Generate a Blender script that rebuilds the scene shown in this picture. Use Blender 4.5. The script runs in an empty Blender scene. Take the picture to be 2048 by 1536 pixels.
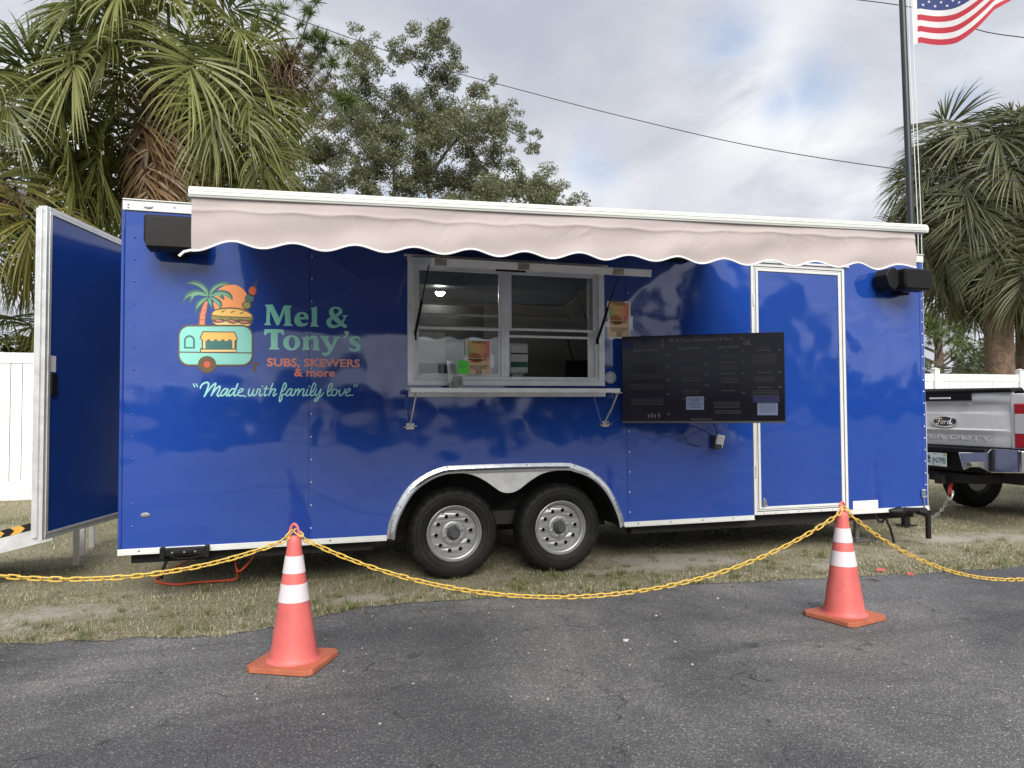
import bpy, bmesh, math, random
import numpy as np
from mathutils import Vector, Matrix
from mathutils.geometry import tessellate_polygon
random.seed(7)
rng = np.random.default_rng(11)
scene = bpy.context.scene
col = scene.collection
PI = math.pi
R = math.radians

# ---------------------------------------------------------------- camera
cam_d = bpy.data.cameras.new("camera")
cam = bpy.data.objects.new("camera", cam_d)
col.objects.link(cam)
CAM = Vector((1.0685, -5.5809, 1.3058))
yaw, pitch, roll = 0.2962, 0.0334, -0.005
fw = Vector((math.sin(yaw)*math.cos(pitch), math.cos(yaw)*math.cos(pitch), math.sin(pitch)))
rt = Vector((math.cos(yaw), -math.sin(yaw), 0))
up = rt.cross(fw)
rt2 = rt*math.cos(roll) + up*math.sin(roll)
up2 = -rt*math.sin(roll) + up*math.cos(roll)
mw = Matrix((rt2, up2, -fw)).transposed().to_4x4()
mw.translation = CAM
cam.matrix_world = mw
cam_d.sensor_width = 36.0
cam_d.sensor_fit = 'HORIZONTAL'
cam_d.lens = 1481.03/2048*36.0
cam_d.clip_start = 0.05
cam_d.clip_end = 3000
scene.camera = cam

# ---------------------------------------------------------------- world: cloudy daylight sky
SUN_EL, SUN_AZ = R(37), R(187)          # azimuth from +y towards +x: behind the photographer
world = bpy.data.worlds.new("World")
scene.world = world
world.use_nodes = True
nt = world.node_tree
nt.nodes.clear()
def N(tree, kind, **kw):
    n = tree.nodes.new(kind)
    for k, v in kw.items():
        if k == 'ins':
            for kk, vv in v.items():
                n.inputs[kk].default_value = vv
        else:
            setattr(n, k, v)
    return n
def ramp(tree, stops, interp='LINEAR'):
    n = tree.nodes.new('ShaderNodeValToRGB')
    n.color_ramp.interpolation = interp
    e = n.color_ramp.elements
    while len(e) < len(stops):
        e.new(0.5)
    for i, (p, c) in enumerate(stops):
        e[i].position = p
        e[i].color = c if len(c) == 4 else (*c, 1)
    return n
w_out = N(nt, 'ShaderNodeOutputWorld')
w_bg = N(nt, 'ShaderNodeBackground', ins={'Strength': 0.1})
nt.links.new(w_bg.outputs[0], w_out.inputs[0])
sky = N(nt, 'ShaderNodeTexSky', sky_type='NISHITA', sun_disc=False, sun_elevation=SUN_EL, sun_rotation=SUN_AZ,
        air_density=1.0, dust_density=0.6, ozone_density=1.0)
tc = N(nt, 'ShaderNodeTexCoord')
sep = N(nt, 'ShaderNodeSeparateXYZ')
nt.links.new(tc.outputs['Generated'], sep.inputs[0])
zz = N(nt, 'ShaderNodeMath', operation='MAXIMUM', ins={1: 0.0}); nt.links.new(sep.outputs['Z'], zz.inputs[0])
zo = N(nt, 'ShaderNodeMath', operation='ADD', ins={1: 0.22}); nt.links.new(zz.outputs[0], zo.inputs[0])
dx = N(nt, 'ShaderNodeMath', operation='DIVIDE'); nt.links.new(sep.outputs['X'], dx.inputs[0]); nt.links.new(zo.outputs[0], dx.inputs[1])
dy = N(nt, 'ShaderNodeMath', operation='DIVIDE'); nt.links.new(sep.outputs['Y'], dy.inputs[0]); nt.links.new(zo.outputs[0], dy.inputs[1])
cmb = N(nt, 'ShaderNodeCombineXYZ'); nt.links.new(dx.outputs[0], cmb.inputs[0]); nt.links.new(dy.outputs[0], cmb.inputs[1])
n1 = N(nt, 'ShaderNodeTexNoise', ins={'Scale': 1.9, 'Detail': 9.0, 'Roughness': 0.56, 'Distortion': 0.3})
off = N(nt, 'ShaderNodeVectorMath', operation='ADD'); off.inputs[1].default_value = (3.1, 1.7, 0.4)
nt.links.new(cmb.outputs[0], off.inputs[0]); nt.links.new(off.outputs[0], n1.inputs['Vector'])
n2 = N(nt, 'ShaderNodeTexNoise', ins={'Scale': 2.1, 'Detail': 9.0, 'Roughness': 0.6, 'Distortion': 0.5})
off2 = N(nt, 'ShaderNodeVectorMath', operation='ADD'); off2.inputs[1].default_value = (9.3, 4.2, 2.4)
nt.links.new(cmb.outputs[0], off2.inputs[0]); nt.links.new(off2.outputs[0], n2.inputs['Vector'])
# cloud tone: lilac-grey undersides to white lit edges
c_tone = ramp(nt, [(0.30, (1.50, 1.58, 1.84)), (0.45, (1.82, 1.89, 2.1)), (0.56, (2.2, 2.28, 2.45)), (0.68, (2.75, 2.8, 2.9))])
nt.links.new(n1.outputs['Fac'], c_tone.inputs[0])
# named cloud features seen in the photograph, as soft spots of direction (bright banks, small blue openings)
def spot(direction, r0, r1):
    d = N(nt, 'ShaderNodeVectorMath', operation='DISTANCE'); d.inputs[1].default_value = Vector(direction).normalized()
    nt.links.new(tc.outputs['Generated'], d.inputs[0])
    m = N(nt, 'ShaderNodeMapRange', interpolation_type='SMOOTHSTEP', ins={'From Min': r0, 'From Max': r1, 'To Min': 1.0, 'To Max': 0.0})
    nt.links.new(d.outputs['Value'], m.inputs['Value'])
    return m.outputs[0]
def addv(a, b, op='ADD'):
    n = N(nt, 'ShaderNodeMath', operation=op)
    for i, s in enumerate((a, b)):
        if isinstance(s, (int, float)): n.inputs[i].default_value = s
        else: nt.links.new(s, n.inputs[i])
    return n.outputs[0]
def px_dir(px, py):
    v = fw + rt2*((px-1024)/1481.03) - up2*((py-768)/1481.03)
    return v.normalized()
BR = [(1500, 150, .15, .55), (1690, 300, .13, .5), (1450, 380, .18, .25), (30, 140, .22, .65), (1200, 360, .12, .3), (1900, 560, .12, .35)]
bright = None
for (u, v, r, a) in BR:
    s = addv(spot(px_dir(u, v), 0.0, r), a, 'MULTIPLY')
    bright = s if bright is None else addv(bright, s)
ls = N(nt, 'ShaderNodeMapRange', interpolation_type='SMOOTHSTEP', ins={'From Min': 0.36, 'From Max': 0.62, 'To Min': 0.15, 'To Max': 1.5}); nt.links.new(n2.outputs['Fac'], ls.inputs['Value'])
lit = ls.outputs[0]
lit = addv(bright, lit, 'MULTIPLY')
white = N(nt, 'ShaderNodeMix', data_type='RGBA'); white.inputs[7].default_value = (3.05, 3.06, 3.08, 1)
lc = N(nt, 'ShaderNodeClamp'); nt.links.new(lit, lc.inputs[0])
nt.links.new(lc.outputs[0], white.inputs[0]); nt.links.new(c_tone.outputs[0], white.inputs[6])
HO = [(1450, 70, .075, .95), (1195, 315, .06, .9), (1640, 165, .07, .9), (820, 300, .16, .5), (1930, 195, .035, .7), (1560, 200, .05, .6)]
hole = None
for (u, v, r, a) in HO:
    s = addv(spot(px_dir(u, v), 0.0, r), a, 'MULTIPLY')
    hole = s if hole is None else addv(hole, s, 'MAXIMUM')
hs = N(nt, 'ShaderNodeMapRange', ins={'From Min': 0.36, 'From Max': 0.64}); nt.links.new(n2.outputs['Fac'], hs.inputs['Value'])
# a few openings elsewhere over the dome come from the noise itself
gen = N(nt, 'ShaderNodeMapRange', interpolation_type='SMOOTHSTEP', ins={'From Min': 0.64, 'From Max': 0.76, 'To Max': 0.75}); nt.links.new(n2.outputs['Fac'], gen.inputs['Value'])
hm = addv(addv(hole, hs.outputs[0], 'MULTIPLY'), gen.outputs[0], 'MAXIMUM')
hc = N(nt, 'ShaderNodeClamp'); nt.links.new(hm, hc.inputs[0])
blue = N(nt, 'ShaderNodeMix', data_type='RGBA', blend_type='MULTIPLY', ins={0: 1.0}); blue.inputs[7].default_value = (0.5, 0.5, 0.5, 1)
nt.links.new(sky.outputs[0], blue.inputs[6])
fin = N(nt, 'ShaderNodeMix', data_type='RGBA')
nt.links.new(hc.outputs[0], fin.inputs[0]); nt.links.new(white.outputs[2], fin.inputs[6]); nt.links.new(blue.outputs[2], fin.inputs[7])
nt.links.new(fin.outputs[2], w_bg.inputs['Color'])

# ---------------------------------------------------------------- sun through thin cloud
sun_d = bpy.data.lights.new("sun", 'SUN')
sun_d.energy = 1.5
sun_d.angle = R(40)
sun_d.color = (1.0, 0.955, 0.89)
sun = bpy.data.objects.new("sun", sun_d)
col.objects.link(sun)
sdir = Vector((math.sin(SUN_AZ)*math.cos(SUN_EL), math.cos(SUN_AZ)*math.cos(SUN_EL), math.sin(SUN_EL)))
sun.rotation_euler = sdir.to_track_quat('Z', 'Y').to_euler()
sun.location = (0, -10, 20)

scene.view_settings.view_transform = 'Standard'
scene.view_settings.look = 'None'
scene.view_settings.exposure = 1.82
scene.view_settings.gamma = 1.0
scene.view_settings.use_curve_mapping = False
scene.render.engine = 'CYCLES'
try:
    scene.cycles.use_denoising = True
    scene.cycles.max_bounces = 8
    scene.cycles.transparent_max_bounces = 16
except Exception:
    pass

# ---------------------------------------------------------------- materials
def pm(name, c, rough=.5, metal=0., var=.06, vs=5., bump=0., bs=60., rv=0., spec=.5, dirt=None, emit=None, es=0., detail=4., ior=1.5, coat=0., attr=None, hue=0., bump2=None):
    m = bpy.data.materials.new(name)
    m.use_nodes = True
    t = m.node_tree
    b = t.nodes['Principled BSDF']
    L = t.links.new
    b.inputs['Roughness'].default_value = rough
    b.inputs['Metallic'].default_value = metal
    b.inputs['Specular IOR Level'].default_value = spec
    b.inputs['IOR'].default_value = ior
    b.inputs['Coat Weight'].default_value = coat
    b.inputs['Coat Roughness'].default_value = .04
    tcn = N(t, 'ShaderNodeTexCoord')
    no = N(t, 'ShaderNodeTexNoise', ins={'Scale': vs, 'Detail': detail, 'Roughness': .6})
    L(tcn.outputs['Object'], no.inputs['Vector'])
    lo = tuple(max(0, x*(1-var)) for x in c[:3]); hi = tuple(x*(1+var) for x in c[:3])
    r = ramp(t, [(0.3, lo), (0.7, hi)])
    L(no.outputs['Fac'], r.inputs[0])
    out = r.outputs[0]
    if attr:
        a = N(t, 'ShaderNodeAttribute', attribute_name=attr)
        mx = N(t, 'ShaderNodeMix', data_type='RGBA', blend_type='MULTIPLY', ins={0: 1.0})
        L(out, mx.inputs[6]); L(a.outputs['Color'], mx.inputs[7]); out = mx.outputs[2]
    if dirt:
        dc, ds, lo_, hi_ = dirt
        dn = N(t, 'ShaderNodeTexNoise', ins={'Scale': ds, 'Detail': 8.0, 'Roughness': .7})
        L(tcn.outputs['Object'], dn.inputs['Vector'])
        dr = N(t, 'ShaderNodeMapRange', ins={'From Min': lo_, 'From Max': hi_}); L(dn.outputs['Fac'], dr.inputs['Value'])
        mx = N(t, 'ShaderNodeMix', data_type='RGBA'); mx.inputs[7].default_value = (*dc, 1)
        L(dr.outputs[0], mx.inputs[0]); L(out, mx.inputs[6]); out = mx.outputs[2]
    if hue:
        oi = N(t, 'ShaderNodeObjectInfo')
        hv = N(t, 'ShaderNodeHueSaturation')
        mr = N(t, 'ShaderNodeMapRange', ins={'To Min': .5-hue*.25, 'To Max': .5+hue*.25}); L(oi.outputs['Random'], mr.inputs['Value'])
        mv = N(t, 'ShaderNodeMapRange', ins={'To Min': 1-hue*2.2, 'To Max': 1+hue*2.2}); L(oi.outputs['Random'], mv.inputs['Value'])
        L(mr.outputs[0], hv.inputs['Hue']); L(mv.outputs[0], hv.inputs['Value']); L(out, hv.inputs['Color']); out = hv.outputs[0]
    L(out, b.inputs['Base Color'])
    if rv:
        rr = N(t, 'ShaderNodeMapRange', ins={'To Min': max(0, rough-rv), 'To Max': min(1, rough+rv)}); L(no.outputs['Fac'], rr.inputs['Value'])
        L(rr.outputs[0], b.inputs['Roughness'])
    if bump:
        bn = N(t, 'ShaderNodeTexNoise', ins={'Scale': bs, 'Detail': 3.0})
        L(tcn.outputs['Object'], bn.inputs['Vector'])
        bp = N(t, 'ShaderNodeBump', ins={'Strength': 1.0, 'Distance': bump}); L(bn.outputs['Fac'], bp.inputs['Height'])
        last = bp
        if bump2:
            b2n = N(t, 'ShaderNodeTexNoise', ins={'Scale': bump2[1], 'Detail': 2.0}); L(tcn.outputs['Object'], b2n.inputs['Vector'])
            bp2 = N(t, 'ShaderNodeBump', ins={'Strength': 1.0, 'Distance': bump2[0]}); L(b2n.outputs['Fac'], bp2.inputs['Height'])
            L(bp.outputs[0], bp2.inputs['Normal']); last = bp2
        L(last.outputs[0], b.inputs['Normal'])
    if emit:
        b.inputs['Emission Color'].default_value = (*emit, 1)
        b.inputs['Emission Strength'].default_value = es
    return m
M = {}
M['blue'] = pm('blue_paint', (.011, .050, .275), .06, var=.05, vs=.9, bump=.050, bs=.66, bump2=(.0026, 2.3), detail=2, ior=1.92, dirt=((.02, .06, .26), 14, .68, .95))
M['blue_door'] = pm('blue_door_paint', (.011, .048, .255), .07, var=.05, vs=.9, bump=.036, bs=.75, detail=2, ior=1.92)
M['blue_rear'] = pm('blue_rear_door_paint', (.011, .047, .25), .13, var=.05, vs=.9, bump=.006, bs=1.0, detail=2)
M['alu'] = pm('brushed_aluminium', (.64, .65, .65), .34, .45, var=.12, vs=9, rv=.12, bump=.0006, bs=120, dirt=((.3, .3, .3), 22, .6, .85))
M['win_alu'] = pm('window_aluminium', (.80, .81, .80), .32, .25, var=.1, vs=9, rv=.1, dirt=((.35, .35, .34), 24, .62, .85))
M['alu_bright'] = pm('polished_aluminium', (.78, .79, .79), .16, 1.0, var=.06, vs=14, rv=.08, bump=.0008, bs=30)
M['white_trim'] = pm('white_trim', (.58, .59, .57), .35, var=.05, vs=7, dirt=((.4, .37, .3), 18, .6, .85))
M['awning_white'] = pm('awning_bar_white', (.54, .56, .52), .4, var=.03, vs=3)
M['fabric'] = pm('awning_fabric', (.40, .35, .34), .85, var=.05, vs=3.5, bump=.0006, bs=320, spec=.2, bump2=(.0022, 14))
M['white_edge'] = pm('white_binding', (.82, .82, .82), .6)
M['black'] = pm('black_plastic', (.0065, .0065, .0072), .55, spec=.25, var=.15, rv=.1)
M['black_m'] = pm('black_underbody', (.012, .012, .012), .7, var=.2)
M['rubber'] = pm('tyre_rubber', (.0075, .0075, .0075), .62, spec=.28, var=.25, vs=16, dirt=((.05, .045, .036), 9, .55, .95), bump=.0008, bs=150)
M['rim'] = pm('silver_rim_paint', (.31, .315, .32), .38, .5, var=.06, vs=12, rv=.08, dirt=((.28, .27, .25), 20, .6, .9))
M['cap'] = pm('grey_hub_cap', (.05, .052, .055), .5, var=.15)
M['cone'] = pm('cone_coral', (.56, .118, .107), .5, var=.14, vs=5, dirt=((.16, .06, .055), 17, .585, .80), rv=.12, bump=.0006, bs=60)
M['cone_base'] = pm('cone_base_orange', (.40, .115, .06), .6, var=.16, vs=9, dirt=((.3, .1, .06), 16, .55, .8), bump=.001, bs=50)
M['cone_white'] = pm('reflective_sleeve', (.60, .55, .575), .32, var=.07, vs=6, dirt=((.22, .19, .19), 40, .63, .78), bump=.0004, bs=200)
M['chain'] = pm('yellow_chain_plastic', (.60, .40, .07), .42, var=.14, vs=3)
M['asphalt_chip'] = pm('pale_stone', (.5, .49, .46), .8)
M['interior'] = pm('interior_panel', (.42, .42, .385), .5, var=.05)
M['steel'] = pm('stainless_steel', (.55, .55, .54), .3, 1.0, var=.08, rv=.1)
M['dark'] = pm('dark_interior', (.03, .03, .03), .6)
M['white_pl'] = pm('white_plastic', (.72, .72, .70), .4)
M['paper'] = pm('white_paper', (.78, .77, .74), .7)
M['green_lab'] = pm('green_label', (.01, .12, .05), .5)
M['lime'] = pm('lime_note', (.12, .80, .07), .6, var=.04)
M['ink'] = pm('black_ink', (.015, .014, .014), .6)
M['brown_ink'] = pm('brown_line', (.115, .07, .032), .45)
M['teal'] = pm('teal_vinyl', (.25, .66, .53), .12, var=.03, ior=1.75, bump=.034, bs=.62)
M['teal_light'] = pm('light_teal_vinyl', (.25, .64, .55), .12, var=.03, ior=1.75, bump=.034, bs=.62)
M['teal_dark'] = pm('dark_teal_vinyl', (.045, .16, .15), .35)
M['script'] = pm('pale_teal_vinyl', (.34, .72, .68), .12, ior=1.75, bump=.034, bs=.62)
M['coral'] = pm('coral_vinyl', (.80, .23, .15), .12, var=.03, ior=1.75, bump=.034, bs=.62)
M['coral_red'] = pm('red_vinyl', (.60, .10, .05), .35)
M['orange'] = pm('orange_vinyl', (.80, .29, .09), .35, var=.04)
M['yellow'] = pm('yellow_vinyl', (.82, .48, .12), .35, var=.03)
M['cream'] = pm('cream_vinyl', (.84, .60, .25), .35)
M['leaf_d'] = pm('palm_print_dark', (.035, .125, .10), .35)
M['leaf_l'] = pm('palm_print_light', (.15, .36, .22), .35)
M['olive'] = pm('olive_vinyl', (.25, .25, .07), .35)
M['pink'] = pm('pink_vinyl', (.62, .20, .17), .35)
M['truck'] = pm('white_truck_paint', (.76, .755, .74), .16, var=.02, coat=.6, dirt=((.5, .49, .46), 6, .55, .95))
M['chrome'] = pm('chrome', (.82, .82, .83), .07, 1.0, var=.03)
M['red_lamp'] = pm('red_lamp_lens', (.42, .012, .012), .1, coat=.5)
M['clear_lamp'] = pm('clear_lamp_lens', (.62, .62, .62), .12, coat=.5, bump=.002, bs=60)
M['navy'] = pm('badge_navy', (.008, .014, .05), .2, coat=.5)
M['plate'] = pm('licence_plate', (.66, .74, .74), .4)
M['plate_ink'] = pm('plate_ink', (.03, .13, .13), .4)
M['vinyl_fence'] = pm('white_vinyl_fence', (.70, .71, .69), .38, var=.02, dirt=((.6, .6, .55), 5, .6, .95))
M['pole'] = pm('dark_pole_paint', (.02, .028, .031), .4, var=.1)
M['rope'] = pm('white_rope', (.65, .65, .63), .8)
M['wire'] = pm('power_line', (.03, .03, .032), .6)
M['cordm'] = pm('orange_cord', (.62, .075, .03), .5)
M['rust'] = pm('galvanised_metal', (.30, .29, .27), .5, .7, var=.3, vs=14)
M['flag_red'] = pm('flag_red', (.42, .026, .045), .75, bump=.0006, bs=250)
M['flag_white'] = pm('flag_white', (.62, .62, .63), .75)
M['flag_blue'] = pm('flag_blue', (.03, .045, .16), .75)
M['trunk'] = pm('palm_trunk', (.17, .115, .075), .9, var=.4, vs=7, bump=.03, bs=16, bump2=(.02, 50), dirt=((.07, .05, .035), 9, .5, .8))
M['boot'] = pm('palm_boot', (.21, .17, .125), .85, var=.4, vs=5)
M['bark'] = pm('oak_bark', (.16, .14, .115), .9, var=.4, vs=3, bump=.02, bs=12)
M['pine_bark'] = pm('pine_bark', (.13, .10, .08), .9, var=.4, vs=3)
M['haz_y'] = pm('hazard_yellow', (.55, .30, .04), .5)
M['panel_tan'] = pm('poster_tan', (.70, .50, .31), .6)
M['bun'] = pm('poster_bun', (.46, .17, .05), .6)
M['meat'] = pm('poster_meat', (.09, .03, .02), .6)
M['bill'] = pm('banknote', (.42, .42, .33), .7, var=.4, vs=40)
M['red_pl'] = pm('red_plastic', (.6, .04, .03), .4)
def foliage(name, c, c2, transl=.35, hue=.12, attr=None):
    m = bpy.data.materials.new(name); m.use_nodes = True
    t = m.node_tree; b = t.nodes['Principled BSDF']; L = t.links.new
    oi = N(t, 'ShaderNodeObjectInfo')
    ge = N(t, 'ShaderNodeNewGeometry')
    mx = N(t, 'ShaderNodeMix', data_type='RGBA'); mx.inputs[6].default_value = (*c, 1); mx.inputs[7].default_value = (*c2, 1)
    if attr == 'island':
        L(ge.outputs['Random Per Island'], mx.inputs[0])
    else:
        ad = N(t, 'ShaderNodeMath', operation='MULTIPLY_ADD', ins={1: .55, 2: 0.0}); L(ge.outputs['Random Per Island'], ad.inputs[0])
        a2 = N(t, 'ShaderNodeMath', operation='MULTIPLY_ADD', ins={1: .45}); L(oi.outputs['Random'], a2.inputs[0]); L(ad.outputs[0], a2.inputs[2])
        L(a2.outputs[0], mx.inputs[0])
    L(mx.outputs[2], b.inputs['Base Color'])
    b.inputs['Roughness'].default_value = .42
    b.inputs['Specular IOR Level'].default_value = .5
    tr = N(t, 'ShaderNodeBsdfTranslucent'); L(mx.outputs[2], tr.inputs['Color'])
    ms = N(t, 'ShaderNodeMixShader', ins={0: transl}); L(b.outputs[0], ms.inputs[1]); L(tr.outputs[0], ms.inputs[2])
    L(ms.outputs[0], t.nodes['Material Output'].inputs[0])
    return m
M['frond'] = foliage('palm_frond_green', (.08, .115, .032), (.34, .345, .11), .42)
M['frond_y'] = foliage('palm_frond_yellowing', (.20, .21, .05), (.38, .31, .085), .35)
M['frond_g'] = foliage('palm_frond_grey_green', (.075, .098, .05), (.25, .255, .14), .38)
M['frond_dead'] = foliage('palm_frond_dead', (.24, .15, .08), (.42, .29, .17), .2)
M['petiole'] = pm('palm_petiole', (.17, .18, .07), .5, var=.2)
M['oak'] = foliage('oak_leaves', (.098, .112, .058), (.265, .28, .155), .45, attr='island')
M['pine'] = foliage('pine_needles', (.055, .10, .026), (.15, .20, .06), .3, attr='island')
M['shrub'] = foliage('shrub_leaves', (.045, .062, .028), (.125, .145, .065), .3, attr='island')
M['seed'] = foliage('palm_seed_stalks', (.09, .05, .035), (.18, .11, .075), .1, attr='island')
M['grass'] = foliage('dry_grass', (.12, .135, .062), (.58, .52, .37), .28, attr='island')
M['weed'] = foliage('weed_leaves', (.07, .12, .035), (.13, .19, .06), .3, attr='island')
# window glass: clear pane with fresnel reflection
def glass(name, tint=(.93, .95, .94), refl=1.0):
    m = bpy.data.materials.new(name); m.use_nodes = True
    t = m.node_tree; t.nodes.remove(t.nodes['Principled BSDF'])
    g = N(t, 'ShaderNodeBsdfGlossy', ins={'Roughness': .02}); g.inputs['Color'].default_value = (1, 1, 1, 1)
    tr = N(t, 'ShaderNodeBsdfTransparent'); tr.inputs['Color'].default_value = (*tint, 1)
    fr = N(t, 'ShaderNodeFresnel', ins={'IOR': 1.6})
    mu = N(t, 'ShaderNodeMath', operation='MULTIPLY', ins={1: refl}); t.links.new(fr.outputs[0], mu.inputs[0])
    mu.use_clamp = True
    ms = N(t, 'ShaderNodeMixShader'); t.links.new(mu.outputs[0], ms.inputs[0]); t.links.new(tr.outputs[0], ms.inputs[1]); t.links.new(g.outputs[0], ms.inputs[2])
    t.links.new(ms.outputs[0], t.nodes['Material Output'].inputs[0])
    return m
M['glass'] = glass('window_glass', refl=1.5)
M['clear_pl'] = glass('clear_plastic', (.78, .80, .80), 2.2)
def emis(name, c, s):
    m = bpy.data.materials.new(name); m.use_nodes = True
    t = m.node_tree; t.nodes.remove(t.nodes['Principled BSDF'])
    e = N(t, 'ShaderNodeEmission', ins={'Strength': s}); e.inputs[0].default_value = (*c, 1)
    t.links.new(e.outputs[0], t.nodes['Material Output'].inputs[0])
    return m
M['lamp'] = emis('lit_lamp', (1, .97, .9), 34)

# ---------------------------------------------------------------- mesh helpers
class MB:
    def __init__(s): s.v = []; s.f = []; s.m = []; s.mi = 0
    def add(s, vs, fs):
        o = len(s.v); s.v.extend([tuple(x) for x in vs]); s.f.extend([tuple(i+o for i in f) for f in fs]); s.m.extend([s.mi]*len(fs)); return s
    def box(s, x0, x1, y0, y1, z0, z1, T=None):
        vs = [Vector((x, y, z)) for x in (x0, x1) for y in (y0, y1) for z in (z0, z1)]
        if T: vs = [T @ v for v in vs]
        return s.add(vs, [(0,1,3,2),(4,6,7,5),(0,4,5,1),(2,3,7,6),(0,2,6,4),(1,5,7,3)])
    def prism(s, poly, holes=(), d0=0., d1=.01, fn=None, T=None):
        """poly in (a,b); extruded from d0 to d1 along the normal; fn(a,b,d) -> xyz (default xz wall, d along y)"""
        fn = fn or (lambda a, b, d: (a, d, b))
        loops = [list(poly)]+[list(h) for h in holes]
        pts = [p for l in loops for p in l]; n = len(pts)
        tris = tessellate_polygon([[Vector((p[0], p[1], 0)) for p in l] for l in loops])
        vs = [Vector(fn(p[0], p[1], d0)) for p in pts]+[Vector(fn(p[0], p[1], d1)) for p in pts]
        if T: vs = [T @ v for v in vs]
        fs = []
        for t in tris:
            a, b, c = (Vector(pts[i]+(0,)) if len(pts[i]) == 2 else Vector(pts[i]) for i in t)
            t = tuple(t) if (b-a).cross(c-a).z > 0 else (t[0], t[2], t[1])
            fs.append(t); fs.append(tuple(i+n for i in reversed(t)))
        o = 0
        for l in loops:
            k = len(l)
            for i in range(k):
                fs.append((o+i, o+i+n, o+(i+1) % k+n, o+(i+1) % k))
            o += k
        return s.add(vs, fs)
    def flat(s, poly, holes=(), d=0., fn=None, T=None):
        fn = fn or (lambda a, b, d: (a, d, b))
        loops = [list(poly)]+[list(h) for h in holes]; pts = [p for l in loops for p in l]
        tris = tessellate_polygon([[Vector((p[0], p[1], 0)) for p in l] for l in loops])
        vs = [Vector(fn(p[0], p[1], d)) for p in pts]
        if T: vs = [T @ v for v in vs]
        return s.add(vs, [tuple(t) for t in tris])
    def tube(s, pts, r, n=8, closed=False, cap=True):
        pts = [Vector(p) for p in pts]; k = len(pts)
        rs = r if isinstance(r, (list, tuple)) else [r]*k
        vs = []; fs = []; u = None
        for i, p in enumerate(pts):
            a = pts[(i-1) % k] if (closed or i > 0) else p; b = pts[(i+1) % k] if (closed or i < k-1) else p
            t = (b-a)
            t = t.normalized() if t.length > 1e-9 else Vector((0, 0, 1))
            if u is None:
                u = t.orthogonal().normalized()
            u = (u - t*u.dot(t)); u = u.normalized() if u.length > 1e-6 else t.orthogonal().normalized()
            w = t.cross(u)
            for j in range(n):
                an = 2*PI*j/n
                vs.append(p+(u*math.cos(an)+w*math.sin(an))*rs[i])
        m = k if closed else k-1
        for i in range(m):
            for j in range(n):
                a = i*n+j; b = i*n+(j+1) % n; c = ((i+1) % k)*n+(j+1) % n; d = ((i+1) % k)*n+j
                fs.append((a, b, c, d))
        if cap and not closed:
            fs.append(tuple(range(n-1, -1, -1))); fs.append(tuple((k-1)*n+j for j in range(n)))
        return s.add(vs, fs)
    def cyl(s, p0, p1, r0, r1=None, n=16):
        return s.tube([p0, p1], [r0, r0 if r1 is None else r1], n)
    def lathe(s, prof, fn, n=48, closed=False):
        """prof list of (r, h); fn(r, ang, h) -> xyz"""
        k = len(prof); vs = []; fs = []
        for i in range(n):
            a = 2*PI*i/n
            vs += [fn(r, a, h) for r, h in prof]
        for i in range(n):
            for j in range(k-1 if not closed else k):
                a = i*k+j; b = i*k+(j+1) % k; c = ((i+1) % n)*k+(j+1) % k; d = ((i+1) % n)*k+j
                fs.append((a, b, c, d))
        return s.add(vs, fs)
    def grid(s, fn, nu, nv):
        vs = [fn(i/nu, j/nv) for i in range(nu+1) for j in range(nv+1)]
        fs = [(i*(nv+1)+j, (i+1)*(nv+1)+j, (i+1)*(nv+1)+j+1, i*(nv+1)+j+1) for i in range(nu) for j in range(nv)]
        return s.add(vs, fs)
    def build(s, name, mats, parent=None, smooth=False, bevel=0., angle=35, solid=0., fix=True):
        me = bpy.data.meshes.new(name)
        me.from_pydata([tuple(v) for v in s.v], [], s.f)
        mats = mats if isinstance(mats, (list, tuple)) else [mats]
        for m in mats: me.materials.append(m)
        if len(mats) > 1: me.polygons.foreach_set('material_index', s.m)
        if fix:
            bm = bmesh.new(); bm.from_mesh(me)
            bmesh.ops.recalc_face_normals(bm, faces=bm.faces); bm.to_mesh(me); bm.free()
        if smooth:
            me.polygons.foreach_set('use_smooth', [True]*len(me.polygons))
            try: me.set_sharp_from_angle(angle=R(angle))
            except Exception: pass
        me.update()
        o = bpy.data.objects.new(name, me)
        col.objects.link(o)
        if parent is not None: put(o, parent)
        if solid:
            mod = o.modifiers.new('solid', 'SOLIDIFY'); mod.thickness = solid; mod.offset = 0
        if bevel:
            mod = o.modifiers.new('edge', 'BEVEL'); mod.width = bevel; mod.segments = 2; mod.limit_method = 'ANGLE'; mod.angle_limit = R(40)
        return o
def put(o, parent):
    o.parent = parent
    r = parent
    while r.parent is not None: r = r.parent
    if parent is r:
        o.matrix_parent_inverse = Matrix.Translation(-Vector(r.location)) if r.type == 'EMPTY' else Matrix.Identity(4)
def tag(o, label=None, cat=None, group=None, kind=None):
    if label: o['label'] = label
    if cat: o['category'] = cat
    if group: o['group'] = group
    if kind: o['kind'] = kind
    return o
def thing(name, loc, label, cat, group=None):
    o = bpy.data.objects.new(name, None); col.objects.link(o); o.location = loc; o.empty_display_size = .2
    return tag(o, label, cat, group)
def copy_tree(o, loc, rz=0.):
    c = o.copy(); col.objects.link(c); c.location = loc; c.rotation_euler = (0, 0, rz)
    for ch in list(o.children):
        d = ch.copy(); col.objects.link(d); d.parent = c
        for g in ch.children:
            e = g.copy(); col.objects.link(e); e.parent = d
    return c
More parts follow.
